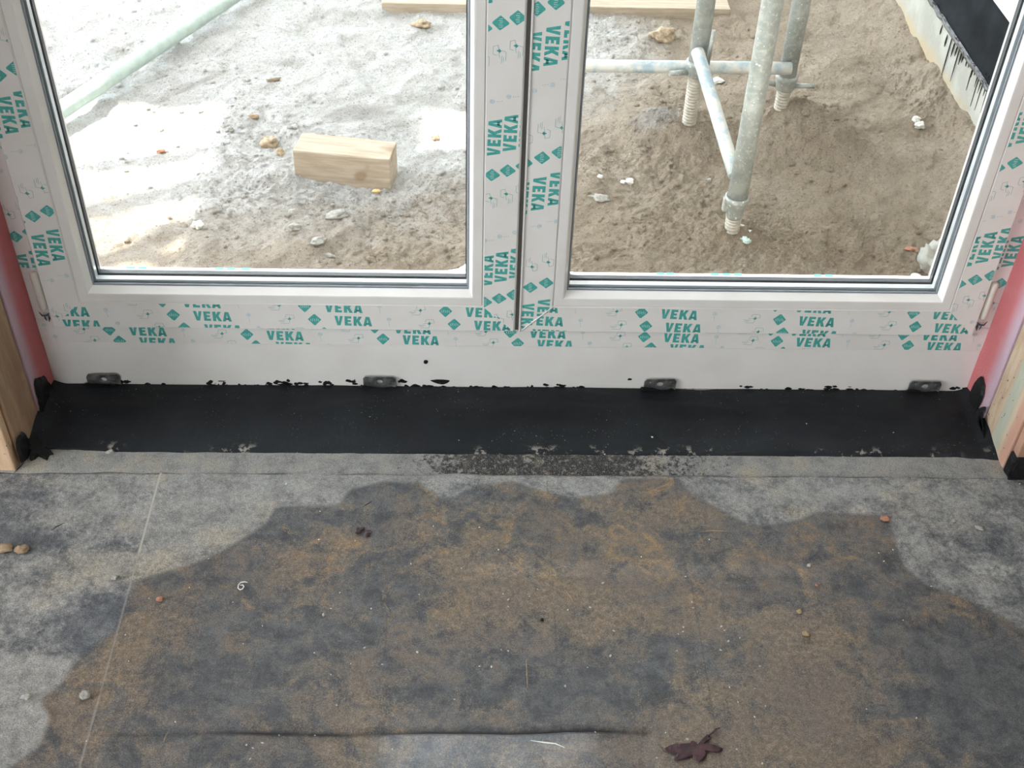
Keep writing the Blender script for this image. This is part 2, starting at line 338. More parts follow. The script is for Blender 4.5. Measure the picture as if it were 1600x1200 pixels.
# (pixel x, pixel y, metres rx, ry, amount)
MUD = [(470, 880, .07, .05, .5), (430, 905, .05, .04, .4), (640, 800, .07, .04, .35), (830, 800, .05, .04, .4), (1020, 790, .08, .05, .75), (1090, 800, .04, .03, .4), (900, 830, .07, .05, .45), (1200, 870, .09, .05, .55),
       (1340, 830, .05, .05, .55), (860, 950, .14, .09, .75), (960, 900, .12, .06, .55), (700, 930, .10, .07, .55), (1100, 960, .10, .08, .4), (1280, 1010, .10, .10, .65), (1450, 960, .09, .05, .45), (240, 970, .07, .06, .55), (170, 1030, .06, .05, .6),
       (110, 1120, .07, .06, .6), (560, 830, .05, .04, .4), (640, 1020, .10, .05, .4), (480, 1060, .10, .05, .4), (530, 1110, .16, .04, .55), (1260, 1120, .16, .12, .75), (1060, 1120, .08, .06, .5), (700, 870, .06, .05, .4), (300, 960, .06, .05, .3), (900, 1130, .1, .03, .2),
       (550, 1165, .10, .03, .4), (1170, 1180, .10, .05, .4), (900, 1190, .07, .03, .5), (1000, 1170, .07, .03, .5), (760, 820, .05, .04, .3),
       (600, 925, .06, .06, -.55), (420, 1000, .08, .06, -.35), (560, 1000, .07, .05, -.3), (380, 1090, .09, .05, -.5), (720, 1075, .09, .04, -.4), (900, 1090, .08, .06, -.5), (1060, 1040, .09, .05, -.5), (1400, 1000, .10, .06, -.35),
       (1540, 1080, .09, .12, -.65), (1350, 930, .08, .04, -.3), (1480, 1130, .08, .06, -.4), (820, 1035, .06, .03, -.3), (320, 1040, .07, .05, -.25), (440, 815, .04, .03, -.5), (600, 770, .05, .03, -.3), (1210, 840, .05, .02, -.2)]
DUST = [(330, 800, .10, .08, .55), (250, 830, .05, .05, .4), (150, 745, .12, .02, .4), (110, 800, .09, .06, .35), (470, 755, .12, .04, .45), (650, 745, .2, .015, .5), (1250, 770, .20, .04, .35), (1480, 790, .14, .08, .12), (1500, 880, .10, .05, .12), (900, 755, .08, .02, .4),
        (40, 1120, .06, .08, .65), (60, 1050, .07, .03, .4), (180, 880, .05, .03, .4), (90, 930, .1, .03, .2), (20, 800, .04, .10, -.25), (60, 840, .10, .03, -.55), (180, 960, .06, .05, -.5), (130, 990, .07, .04, -.5), (60, 760, .05, .05, -.35), (200, 860, .04, .03, -.3), (1560, 850, .09, .06, -.2)]
def gsum(L, x, y):
    s = 0
    for cx, cy, rx, ry, a in L:
        e = ((x-cx)/rx)**2+((y-cy)/ry)**2
        if e < 9: s += a*math.exp(-e)
    return s
tow = lambda L, z=0.: [(at(a, b, 2, z).x, at(a, b, 2, z).y, c, d, e) for a, b, c, d, e in L]
MUDW, DUSTW = tow(MUD), tow(DUST)
def spaced(a, b, st, extra=(), outer=()):
    n = int((b-a)/st); L = [a+(b-a)*i/n for i in range(n+1)]
    L = [v for v in L if all(abs(v-e) > st*.15 for e in extra)] + list(extra)
    return sorted(set(L) | set(outer))
SX1, SX2, SY = -.598, .2625, -.700
xs = spaced(-.95, .95, .0085, (SX1-.0034, SX1-.0013, SX1, SX1+.0013, SX1+.0028, SX2-.0022, SX2, SX2+.0022, .045, .047, .049, -.206, -.204, -.202), (-3.3, -2.6, -1.9, -1.4, -1.1, 1.1, 1.4, 1.9, 2.6, 3.3))
ys = spaced(-.86, -.205, .0085, (SY-.005, SY-.0012, SY, SY+.0025, -.2108, -.2125), (-4.5, -3.5, -2.5, -1.8, -1.4, -1.1, -.95, -.198, -.19, -.10, -.02))
bm = bmesh.new(); G = []; A = {k: [] for k in ('wet', 'mud', 'dust', 'seam', 'ridge', 'gloss')}
for y in ys:
    row = []
    for x in xs:
        near = abs(x) < 1 and y > -.9
        z = .0012*noise.noise(Vector((x*9, y*9, 0)))+.0006*noise.noise(Vector((x*30, y*30, 3))) if near else 0
        if x < SX1 and near: z -= .002
        if y > -.2: z -= .004
        wob = .007*noise.noise(Vector((x*6, 1, 0)))*math.exp(-((y-SY)/.03)**2)
        inseam = -.56 < x < .17
        if y <= SY and near and inseam: z -= .0045
        seam = ridge = 0.
        if near and inseam and abs(y-(SY-.0006)) < .0015 : seam = max(0, min(1, 1.2*(.4+noise.noise(Vector((x*7, 0, 5))))+(.5 if -.3 < x < .12 else .0)))
        if near and abs(x-SX1) < .0014: ridge = .95 if y > -.38 else .25; seam = max(seam, .45 if x < SX1 else 0)
        if near and abs(x-SX2) < .001: seam = max(seam, .30 if noise.noise(Vector((0, y*9, 2))) > -.1 else .08)
        if near and y > -.2115: seam = max(seam, .35+.9*noise.noise(Vector((x*13, 0, 8))))
        if near and (abs(x-.047) < .0013 or abs(x+.204) < .0013): seam = max(seam, .3 if noise.noise(Vector((x, y*12, 2))) > 0 else 0)
        row.append(bm.verts.new((x, y+(wob if near and abs(y-SY) < .09 else 0), z)))
        A['wet'].append(max(0, min(1, .5+sdf(WETP, x, y)/.035)) if near else (1. if y < -.9 else 0.))
        A['mud'].append(.08+gsum(MUDW, x, y)); A['dust'].append(.5+gsum(DUSTW, x, y)); A['seam'].append(seam); A['ridge'].append(ridge)
        gx, gy = fl(760, 1180); e = ((x-gx)/.15)**4+((y-gy)/.055)**4
        A['gloss'].append(math.exp(-e) if y < SY else .25*math.exp(-((x-gx)/.2)**2-((y-SY)/.03)**2))
    G.append(row)
for j in range(len(ys)-1):
    for i in range(len(xs)-1): bm.faces.new((G[j][i], G[j][i+1], G[j+1][i+1], G[j+1][i])).smooth = True
fo = obj('floor', bm, FLOORM); tag(fo, 'dark bitumen membrane floor smeared with brown mud', 'floor', kind='structure')
for k, v in A.items():
    a = fo.data.attributes.new(k, 'FLOAT', 'POINT'); a.data.foreach_set('value', v)
# dusty concrete strip between floor sheet and black flashing
bm = bmesh.new(); nx = 260; fk = []
for j, y in enumerate((-.2095, -.2085, -.2, -.19, -.18, -.17, -.155, -.10, .012)):
    for i in range(nx+1):
        x = -.87+1.74*i/nx; yy = y+(.0025*noise.noise(Vector((x*14, 3, 0)))*2 if j < 2 else 0)
        z = -.001 if j == 0 else .0025+.0012*noise.noise(Vector((x*40, y*60, 1)))
        if y > -.165: z = .0005
        bm.verts.new((x, yy, z)); px = 800+x*930
        fk.append(.55*math.exp(-((x-.12)/.13)**2)+.45*math.exp(-((x+.08)/.1)**2)+.2*math.exp(-((x-.3)/.08)**2))
bm.verts.ensure_lookup_table()
for j in range(8):
    for i in range(nx): a = j*(nx+1)+i; bm.faces.new([bm.verts[q] for q in (a, a+1, a+nx+2, a+nx+1)]).smooth = True
so_ = obj('trim_1', bm, STRIPM); tag(so_, 'flaking grey dusty concrete strip along the floor edge below the flashing', 'trim', kind='structure')
a = so_.data.attributes.new('flake', 'FLOAT', 'POINT'); a.data.foreach_set('value', fk)

# black flashing strip on the sill, turned up at the ends
bm = bmesh.new(); nx, ny = 330, 26; V = []
for j in range(ny+1):
    t = j/ny
    for i in range(nx+1):
        x = -.832+1.664*i/nx
        y = -.1625+.1725*t + (.0016*noise.noise(Vector((x*22, 0, 0))) if j == 0 else 0)
        if j == 0 and x < -.70: y += .012*(noise.noise(Vector((x*35, 2, 0)))+.4)*min(1, (-.70-x)/.04)
        if j == 0 and x > .76: y -= .010*(x-.76)/.07
        z = .0045+.003*max(0, 1-abs(t-.62)*6)+.0022*noise.noise(Vector((x*5, y*26, 0)))+.0011*noise.noise(Vector((x*16, y*50, 4)))
        if j == 0: z = .0015
        z += .004*math.exp(-((x-.30+.9*(t-.7))/.05)**2-((t-.75)/.16)**2)+.004*math.exp(-((x+.28-.5*(t-.7))/.05)**2-((t-.7)/.16)**2)
        if t > .9: z -= .003*(t-.9)/.1
        e = max(0, abs(x)-.80)/.032; z += .012*e*e*min(1, t*3)
        V.append(bm.verts.new((x, y, z)))
for j in range(ny):
    for i in range(nx): a = j*(nx+1)+i; bm.faces.new((V[a], V[a+1], V[a+nx+2], V[a+nx+1])).smooth = True
fl_ = obj('flashing_strip', bm, MEMB, loc=(0, -.08, 0))
tag(fl_, 'wide black waterproofing strip laid on the sill under the double door', 'flashing')
# daubs of bitumen
def daub(name, pts, ax, v, th, nrm, label, seed=0, jit=.004, mat=TAR):
    bm = bmesh.new(); P = [at(x, y, ax, v) for x, y in pts]; blob_mesh(bm, P, th, jit, seed, 0, nrm)
    c = sum(P, Vector())/len(P); return tag(obj(name, bm, mat, smooth=False, loc=c), label, 'bitumen', 'bitumen daubs at the door corners')
daub('bitumen_daub', [(54, 596), (66, 588), (76, 598), (80, 606), (74, 612), (78, 640), (66, 650), (60, 630)], 0, -.828, .004, (1, 0, 0), 'black tar daub on the foot of the left pink foam strip', 1)
daub('bitumen_daub', [(25, 690), (33, 677), (42, 690), (50, 700), (50, 718), (34, 722), (27, 708)], 0, -.829, .005, (1, 0, 0), 'black tar lump on the lower corner of the left reveal board', 2)
daub('bitumen_daub', [(48, 678), (60, 686), (72, 700), (84, 712), (60, 716), (42, 712)], 2, .003, .007, (0, 0, 1), 'ragged black tar smear at the left end of the flashing', 3, .008)
daub('bitumen_daub', [(1533, 588), (1538, 602), (1536, 622), (1524, 640), (1514, 636), (1517, 615), (1526, 596)], 0, .826, .004, (-1, 0, 0), 'long black tar brush stroke up the right pink foam strip', 4, .002)
daub('bitumen_daub', [(1538, 635), (1540, 641), (1529, 652), (1532, 668), (1541, 700), (1545, 722), (1530, 716), (1522, 680), (1520, 650)], 0, .824, .004, (-1, 0, 0), 'thick black tar seam running down the foot of the right reveal board', 5, .003)

# ------------------------------------------------------------------ reveal lining
def lining(name, x0, x1, y0, y1, z0, z1, mat, label, cat, bev=.002):
    bm = bmesh.new(); box(bm, x0, x1, y0, y1, z0, z1, bev=bev); return tag(obj(name, bm, mat, loc=((x0+x1)/2, (y0+y1)/2, z0)), label, cat)
lt = lining('foam_tape', -.866, -.829, -.078, .014, .001, 2.11, PINK, 'pink and red foam strip down the left side of the door frame', 'foam strip')
rt = lining('foam_tape', .829, .866, -.078, .014, .001, 2.11, PINK, 'pink and red foam strip down the right side of the door frame', 'foam strip')
tag(lining('reveal_board', -.869, -.832, -.1885, -.080, .0, 2.11, REVL, 'brown timber board lining the left side of the opening', 'board'))
tag(lining('reveal_board', .832, .869, -.1885, -.080, .0, 2.11, REVR, 'tan board with a greenish streak lining the right side of the opening', 'board'))
bm = bmesh.new(); box(bm, -1.05, -.836, -.209, -.190, .002, 2.3, bev=.002)
b_ = tag(obj('facing_board', bm, LIGHTT, loc=(-.94, -.2, 0)), 'light orange timber board on the wall face left of the opening', 'board')
bm = bmesh.new(); box(bm, -.866, -.861, -.2125, -.2085, .03, 2.2, bev=.001); o = obj('cord', bm, simple('pink_cord', (.55, .27, .24), .6)); reparent(o, b_); o['label'] = 'thin pink strip running up the board'
bm = bmesh.new(); box(bm, .836, 1.05, -.209, -.190, .048, 2.3, bev=.002)
b_ = tag(obj('facing_board', bm, simple('pinkish_board', (.40, .235, .165), .85, var=.15, scale=30, bump=.001), loc=(.94, -.2, 0)), 'pinkish brown board on the wall face right of the opening', 'board')
bm = bmesh.new(); box(bm, .832, 1.0, -.216, -.190, .001, .047, bev=.004)
for v in bm.verts: v.co += Vector((.004, .003, .004))*noise.noise(v.co*60)
bmesh.ops.subdivide_edges(bm, edges=bm.edges[:], cuts=2)
for v in bm.verts: v.co += Vector((.003, .003, .003))*noise.noise(v.co*90)
o = tag(obj('tarred_footing_block', bm, TAR, loc=(.91, -.2, 0)), 'black tarred block at the foot of the right wall face', 'block')

# ------------------------------------------------------------------ printed film
GV = [[(0, 1), (.27, 1), (.37, .36), (.47, 1), (.73, 1), (.50, 0), (.22, 0)]]
GE = [[(0, 0), (.58, 0), (.58, .24), (.27, .24), (.27, .39), (.52, .39), (.52, .61), (.27, .61), (.27, .76), (.58, .76), (.58, 1), (0, 1)]]
GK = [[(0, 0), (.27, 0), (.27, .34), (.31, .38), (.46, 0), (.76, 0), (.50, .54), (.73, 1), (.45, 1), (.27, .66), (.27, 1), (0, 1)]]
GA = [[(0, 0), (.25, 0), (.38, .72), (.38, 1), (.22, 1)], [(.76, 0), (.51, 0), (.38, .72), (.38, 1), (.54, 1)], [(.20, .15), (.56, .15), (.52, .36), (.24, .36)]]
def word(h=.0205, wsc=.0200):
    P = []
    for g, x0 in ((GV, 0), (GE, .86), (GK, 1.62), (GA, 2.44)):
        for poly in g: P.append((0, [((x+x0-1.6)*wsc, (y-.5)*h) for x, y in poly]))
    return P
def stroke(x0, y0, x1, y1, w_): 
    dx, dy = x1-x0, y1-y0; L = math.hypot(dx, dy) or 1; nx_, ny_ = -dy/L*w_/2, dx/L*w_/2
    return [(x0+nx_, y0+ny_), (x0-nx_, y0-ny_), (x1-nx_, y1-ny_), (x1+nx_, y1+ny_)]
def ngon(cx, cy, rx, ry, n): return [(cx+rx*math.cos(2*math.pi*i/n), cy+ry*math.sin(2*math.pi*i/n)) for i in range(n)]
def unit():                                  # one repeat of the film print, origin at the centre of the word
    P = word(); mm_ = .001
    cx = -.066
    P.append((0, [(cx-.0115, .001), (cx-.010, -.001), (cx-.0012, -.0118), (cx+.0012, -.0118), (cx+.010, -.001), (cx+.0115, .001), (cx+.0012, .0122), (cx-.0012, .0122)]))
    for k in range(5):                       # small light lettering inside the diamond
        x = cx-.0062+k*.0031; hh = .0021+.0006*(k % 2)
        P.append((2, stroke(x, -hh, x, hh, .0009)))
        P.append((2, stroke(x, hh if k % 2 else -hh, x+.0014, hh if k % 2 else -hh, .0007)))
    cx = -.112                               # little line drawing of a profile with a tree
    for a in ((-.016, -.004, -.004, -.004), (-.014, -.0065, -.006, -.0065), (-.012, -.010, .002, -.010), (.002, -.010, .004, -.003), (-.002, .009, .010, .009), (-.002, .009, -.004, .003), (.010, .009, .012, .002), (.004, -.003, .003, .002), (.006, .001, .012, .002), (-.008, -.001, .0, .001)):
        P.append((1, stroke(cx+a[0], a[1], cx+a[2], a[3], .0007)))
    P.append((0, [(cx+.0035, .0045), (cx+.001, .0005), (cx-.0005, .0), (cx+.003, -.003), (cx+.0066, .0), (cx+.0055, .001)]))
    cx = .061                                # pale dandelion with three dots
    P.append((3, ngon(cx, .006, .0042, .0042, 10)))
    for k in range(3): P.append((1, ngon(cx+.0006*k, -.001-.0035*k, .0006, .0009, 6)))
    return P
UNIT = unit()
def film(name, parent, u, v, quad, a0, a1, a2, yplane, ni=(-3, 4), nj=(-3, 4), box_=None, y=None):
    # quad: (x,z) corners of the film; a0: (x,z) of one word's centre, a1 the next along, a2 the next row; u,v: reading / up directions in (x,z)
    bm = bmesh.new(); n = len(quad); OFF = .0003
    lay = [bm.verts.new((x, yplane-OFF, z)) for x, z in quad]; bm.faces.new(lay)
    pb = bmesh.new(); A0 = Vector(a0); D1 = Vector(a1)-A0; D2 = Vector(a2)-A0
    ud = D1.normalized() if D1.dot(Vector(u)) > 0 else -D1.normalized()
    vd = Vector((-ud.y, ud.x))
    if vd.dot(Vector(v)) < 0: vd = -vd
    xs_, zs_ = [q[0] for q in quad], [q[1] for q in quad]
    for i in range(*ni):
        for j in range(*nj):
            c = A0+D1*i+D2*j
            if not (min(xs_)-.13 < c.x < max(xs_)+.13 and min(zs_)-.13 < c.y < max(zs_)+.13): continue
            for mi, poly in UNIT:
                ps = [c+ud*px+vd*py for px, py in poly]
                f = pb.faces.new([pb.verts.new((p.x, yplane-OFF-(.00025 if mi == 2 else .00012), p.y)) for p in ps]); f.material_index = mi+1
    pb.normal_update(); bmesh.ops.triangulate(pb, faces=pb.faces[:], ngon_method='EAR_CLIP')
    cen = Vector((sum(xs_)/n, sum(zs_)/n))
    for k in range(n):
        p, q = Vector(quad[k]), Vector(quad[(k+1) % n]); e = q-p; nn = Vector((-e.y, e.x)).normalized()
        if (cen-p).dot(nn) > 0: nn = -nn
        bmesh.ops.bisect_plane(pb, geom=pb.verts[:]+pb.edges[:]+pb.faces[:], plane_co=(p.x-nn.x*.0006, yplane, p.y-nn.y*.0006), plane_no=(nn.x, 0, nn.y), clear_outer=True)
    me = bpy.data.meshes.new('tmp'); pb.to_mesh(me); pb.free(); bm.from_mesh(me); bpy.data.meshes.remove(me)
    me = bpy.data.meshes.new(name); bm.to_mesh(me); bm.free()
    for p in me.polygons:
        if p.normal.y > 0: p.flip() if hasattr(p, 'flip') else None
    o = link(name, me, [FILM, TEAL, INK, LIGHTP, PALEINK], parent)
    o['label'] = 'white protective film printed with teal lettering'
    return o
def pz(px, py, y): p = at(px, py, 1, y); return (p.x, p.z)

# ------------------------------------------------------------------ door frame and leaves
def sweep(prof, x0, x1, z0, z1, side):       # closed profile (inset, y) swept along one side of a rectangle, mitred at both ends
    bm = bmesh.new(); A_, B_ = [], []
    for d, y in prof:
        if side == 'b': a, b = (x0+d, y, z0+d), (x1-d, y, z0+d)
        elif side == 't': a, b = (x0+d, y, z1-d), (x1-d, y, z1-d)
        elif side == 'l': a, b = (x0+d, y, z0+d), (x0+d, y, z1-d)
        else: a, b = (x1-d, y, z0+d), (x1-d, y, z1-d)
        A_.append(bm.verts.new(a)); B_.append(bm.verts.new(b))
    n = len(prof)
    for i in range(n): bm.faces.new((A_[i], A_[(i+1) % n], B_[(i+1) % n], B_[i]))
    bm.faces.new(A_); bm.faces.new(B_); return bm
SASH = [(0, .004), (.0015, .0012), (.003, 0), (.0555, 0), (.0565, .0012), (.0575, .0012), (.0575, .030), (.060, .050), (.060, .058), (0, .058)]
BEAD = [(.0580, .0010), (.0588, 0), (.0725, 0), (.0745, .0006), (.0800, .0165), (.0795, .0185), (.0580, .0185)]
GASK = [(.0785, .0170), (.0822, .0178), (.0828, .0205), (.0815, .0230), (.0785, .0235)]
SPAC = [(.0790, .0275), (.0845, .0275), (.0845, .0385), (.0790, .0385)]
OGAS = [(.0600, .0425), (.0862, .0425), (.0862, .0520), (.0845, .0545), (.0600, .0545)]
LIP = [(.0600, .0550), (.0832, .0550), (.0845, .0565), (.0840, .0630), (.0800, .0660), (.0600, .0680)]
NM = {'b': 'bottom_rail', 't': 'top_rail', 'l': 'stile', 'r': 'stile'}
def leaf(name, x0, x1, z0, z1, label):
    root = empty(name, ((x0+x1)/2, 0, z0)); tag(root, label, 'door', kind='structure')
    def part(nm, bm, mat, par=root):
        o = obj(nm, bm, mat)
        if par is root: reparent(o, root)
        return o
    rails = {}
    for s in 'bltr': rails[s] = part(NM[s], sweep(SASH, x0, x1, z0, z1, s), PVC)
    for s in 'bltr': part('glazing_bead', sweep(BEAD, x0, x1, z0, z1, s), PVC)
    for nm, prof, mat in (('inner_gasket', GASK, GREYSEAL), ('spacer_bar', SPAC, SPACER), ('outer_gasket', OGAS, GASKET), ('outer_lip', LIP, PVC)):
        bm = bmesh.new()
        for s in 'bltr':
            b2 = sweep(prof, x0, x1, z0, z1, s); me = bpy.data.meshes.new('t'); b2.to_mesh(me); b2.free(); bm.from_mesh(me); bpy.data.meshes.remove(me)
        part(nm, bm, mat)
    for y in (.0240, .0388):
        bm = bmesh.new(); box(bm, x0+.0785, x1-.0785, y, y+.0033, z0+.0785, z1-.0785); part('glass_pane', bm, GLASS)
    return root, rails
Z0, Z1 = .1392, 2.06
LL, LR = leaf('door_1', -.8, -.0065, Z0, Z1, 'left white glazed door leaf whose pane shows the timber block outside')
RL, RR = leaf('door_2', .0, .8, Z0, Z1, 'right white glazed door leaf whose pane shows the scaffold legs outside')
def sfilm(root, quad, px0, px1, px2, u, v, y=0., **k):
    o = film('protective_film', None, u, v, quad, pz(*px0, y), pz(*px1, y), pz(*px2, y), y, **k); reparent(o, root)
d = .0553
# left leaf: bottom rail, left stile, right stile
x0, x1 = -.8, -.0065
sfilm(LL, [(x0+.003, Z0+.003), (x1-.003, Z0+.003), (x1-d, Z0+d), (x0+d, Z0+d)], (332, 494), (552, 501.5), (349, 514.5), (1, 0), (0, 1))
sfilm(LL, [(x0+.003, Z0+.003), (x0+d, Z0+d), (x0+d, 2.0), (x0+.003, 2.0)], (64, 391), (12.5, 180), (87, 383), (0, -1), (1, 0), ni=(-1, 9))
sfilm(LL, [(x1-.003, Z0+.003), (x1-.003, 2.0), (x1-d, 2.0), (x1-d, Z0+d)], (783.5, 417), (797.5, 208), (806.5, 411), (0, 1), (-1, 0), ni=(-1, 9))
x0, x1 = .0, .8
sfilm(RL, [(x0+.003, Z0+.003), (x1-.003, Z0+.003), (x1-d, Z0+d), (x0+d, Z0+d)], (1061.5, 491.5), (1276, 502.5), (1067.5, 512.5), (1, 0), (0, 1))
sfilm(RL, [(x0+.003, Z0+.003), (x0+d, Z0+d), (x0+d, 2.0), (x0+.003, 2.0)], (841.5, 303), (862.5, 72), (868, 295), (0, -1), (1, 0), ni=(-2, 8))
sfilm(RL, [(x1-.003, Z0+.003), (x1-.003, 2.0), (x1-d, 2.0), (x1-d, Z0+d)], (1541, 387), (1606, 196), (1567, 380), (0, 1), (-1, 0), ni=(-1, 9))
for root, xs_m in ((LL, (-.665, -.645, -.515, -.495, -.47)), (RL, (.245, .262, .34, .36, .38, .52, .54))):
    bm = bmesh.new()
    for x in xs_m: box(bm, x-.007, x+.007, .0575, .0632, Z0+.0838, Z0+.0850)
    o = obj('film_print', bm, TEAL); reparent(o, root); o['label'] = 'teal print on the outer film edge'
# raised film edges at the seam of the right leaf
bm = bmesh.new(); box(bm, .0004, .0024, -.0024, .0004, Z0+.002, 2.0)
a, b = Vector((.001, -.0005, Z0+.001)), Vector((.0565, -.0005, Z0+.0565)); tube(bm, a, b, .0013, 6)
o = obj('weld_bead', bm, PVC); reparent(o, RL)
# astragal closing the gap, seen as the dark seam
bm = bmesh.new(); box(bm, -.0062, -.0003, .006, .05, Z0+.0006, Z1-.002); o = obj('seam_gasket', bm, simple('seam_seal', (.10, .095, .085), .6)); reparent(o, LL)

# fixed frame
FR = empty('trim_2', (0, .02, 0)); tag(FR, 'fixed white door frame with printed film around the double door', 'door frame', kind='structure')
FY = .011
BOT = [(0, .0), (.004, -.0), ]
bm = bmesh.new()                              # sill rail: lip, plain face, film rebate
prof = [(.0665, .004), (.0045, .0045), (.0065, .0085), (.0065, .0152), (.0080, FY), (.0945, FY), (.0955, FY-.0006), (.150, FY-.0006), (.150, .075), (-.004, .075), (-.004, .0045)]
prof = [(.000, FY+.0008), (.0012, FY), (.0975, FY), (.0985, FY-.0010), (.150, FY-.0010), (.150, .075), (.000, .075)]
L0 = [bm.verts.new((-.8655, y, z)) for z, y in prof]; L1 = [bm.verts.new((.8655, y, z)) for z, y in prof]
for i in range(len(prof)): bm.faces.new((L0[i], L0[(i+1) % len(prof)], L1[(i+1) % len(prof)], L1[i]))
bm.faces.new(L0); bm.faces.new(L1)
# tar smears on the lower face of the rail
def smear(pts, seed, y=FY, jit=.0022):
    blob_mesh(bm, [at(a, b, 1, y) for a, b in pts], .0007, jit, seed, 1, (0, -1, 0))
smear([(673, 594), (702, 594), (694, 601), (684, 600)], 1, jit=.001); smear([(663, 563), (668, 564), (666, 568), (662, 567)], 2, jit=.001); smear([(983, 590), (988, 592), (985, 595), (980, 594)], 3, jit=.0015)
smear([(1521, 578), (1525, 582), (1526, 591), (1522, 586)], 4, jit=.001)
rs = random.Random(5)
def smears(xa, xb, ya, yb, n, wmax):
    for k in range(n):
        x = rs.uniform(xa, xb); y = rs.uniform(ya, yb); w_ = rs.uniform(.25, 1)*wmax; h = rs.uniform(.8, 2.6)
        smear([(x-w_, y), (x-w_*.4, y-h), (x+w_*.5, y-h*.6), (x+w_, y), (x+w_*.4, y+h*.8), (x-w_*.5, y+h*.5)], k+int(xa), jit=.0016)
for a in ((80, 96, 598, 602, 3, 6), (190, 205, 595, 602, 4, 5), (222, 260, 599, 603, 4, 6), (325, 356, 595, 602, 12, 6), (362, 400, 600, 603, 4, 6), (400, 425, 599, 603, 5, 6), (430, 480, 594, 602, 16, 7), (500, 530, 596, 602, 9, 6), (535, 556, 594, 600, 5, 5),
          (620, 632, 594, 600, 4, 5), (634, 672, 602, 606, 6, 8), (672, 700, 603, 606, 4, 8), (710, 800, 604, 606, 7, 9), (815, 835, 603, 606, 3, 7), (850, 885, 601, 609, 8, 7), (890, 915, 604, 609, 5, 6), (955, 990, 608, 611, 3, 6), (1060, 1120, 609, 612, 6, 7), (1155, 1175, 603, 606, 3, 5), (1180, 1220, 608, 612, 5, 7),
          (1220, 1290, 606, 612, 9, 7), (1290, 1330, 604, 611, 10, 7), (1330, 1410, 609, 612, 12, 7), (1485, 1520, 606, 610, 7, 6)): smears(*a)
bo = obj('bottom_rail', bm, [PVC, TAR]); reparent(bo, FR); bo['label'] = 'plain white sill rail smeared with black tar along its lower edge'
for sgn, nm in ((-1, 'jamb'), (1, 'jamb')):
    bm = bmesh.new(); xa, xb = sorted((sgn*.8655, sgn*.785)); box(bm, xa, xb, FY-.001, .075, .1505, 2.12, bev=.001); reparent(obj(nm, bm, PVC), FR)
bm = bmesh.new(); box(bm, -.8655, .8655, FY-.001, .075, 2.05, 2.12); reparent(obj('head_rail', bm, PVC), FR)
# closing strip behind the leaves' lower edge
ff = FY-.0011
def ffilm(quad, p0, p1, p2, u, v, **k):
    o = film('protective_film', None, u, v, quad, pz(*p0, ff), pz(*p1, ff), pz(*p2, ff), ff, **k); reparent(o, FR)
ffilm([(-.835, .0990), (.835, .0990), (.835, .149), (-.835, .149)], (445.5, 524.5), (657.5, 531.5), (431, 507), (1, 0), (0, 1), ni=(-4, 8), nj=(-2, 3))
ffilm([(-.842, .255), (-.842, 2.1), (-.79, 2.1), (-.79, .255)], (37.5, 421), (-20, 212), (60, 414), (0, -1), (1, 0), ni=(-1, 9), nj=(-2, 3))
ffilm([(.842, .19), (.842, 2.1), (.79, 2.1), (.79, .19)], (1582, 393), (1652, 205), (1606, 386), (0, 1), (-1, 0), ni=(-1, 9), nj=(-2, 3))

# hinges on the outer lower corners
CREAM = simple('cream_hinge_cover', (.72, .70, .62), .35, var=.04)
for sgn, root, lab in ((-1, LL, 'cream hinge cover beside the left leaf'), (1, RL, 'cream hinge cover beside the right leaf')):
    bm = bmesh.new(); x = sgn*.8085
    lathe(bm, (x, .0075, .172), [(.001, 0), (.0052, .002), (.0068, .006), (.0072, .012), (.0072, .074), (.0062, .079), (.0035, .081), (.001, .0815)], 16)
    h = obj('hinge_cover', bm, CREAM); reparent(h, root); h['label'] = lab
    bm = bmesh.new()
    pts = [(x-sgn*.008, .004, .168), (x-sgn*.004, .001, .165), (x+sgn*.003, .0, .165), (x+sgn*.0085, .003, .171)]
    curve_tube(bm, pts, .0016, 6)
    curve_tube(bm, [(x-sgn*.005, .006, .163), (x-sgn*.006, .004, .157), (x-sgn*.0045, .003, .150)], .0017, 6)
    curve_tube(bm, [(x+sgn*.003, .006, .163), (x+sgn*.001, .004, .157), (x-sgn*.001, .003, .152)], .0015, 6)
    o = obj('hinge_bracket', bm, GASKET); reparent(o, root); o['label'] = 'black lower hinge pin'
    bm = bmesh.new(); box(bm, x+sgn*.001-.003, x+sgn*.001+.003, .005, .012, .150, .165, bev=.001); o = obj('hinge_plate', bm, SPACER); reparent(o, root)

# steel anchor plates along the sill
def plate_mesh():
    cu = bpy.data.curves.new('pl', 'CURVE'); cu.dimensions = '2D'; cu.fill_mode = 'BOTH'; cu.extrude = .0008; cu.bevel_depth = .0002
    W, H = .029, .028
    loops = [[(-W, 0), (W, 0), (W, .022), (W-.004, H), (-W+.004, H), (-W, .022)]]
    loops.append([(.0062*math.cos(-t_*math.pi/8), .0155+.0062*math.sin(-t_*math.pi/8)) for t_ in range(16)])
    for sx_ in (-1, 1):
        loops.append([(sx_*.0185+.0019*math.cos(-t_*math.pi/5), .0205+.0019*math.sin(-t_*math.pi/5)) for t_ in range(10)])
        loops.append([(sx_*.019+.0011*math.cos(-t_*math.pi/4), .0105+.0011*math.sin(-t_*math.pi/4)) for t_ in range(8)])
    for L in loops:
        s = cu.splines.new('POLY'); s.points.add(len(L)-1); s.use_cyclic_u = True
        for p, q in zip(s.points, L): p.co = (q[0], q[1], 0, 1)
    t_o = bpy.data.objects.new('t', cu); C.objects.link(t_o); bpy.context.view_layer.update()
    me = bpy.data.meshes.new_from_object(t_o.evaluated_get(bpy.context.evaluated_depsgraph_get())); bpy.data.objects.remove(t_o)
    me.materials.clear(); return me
PM = plate_mesh()
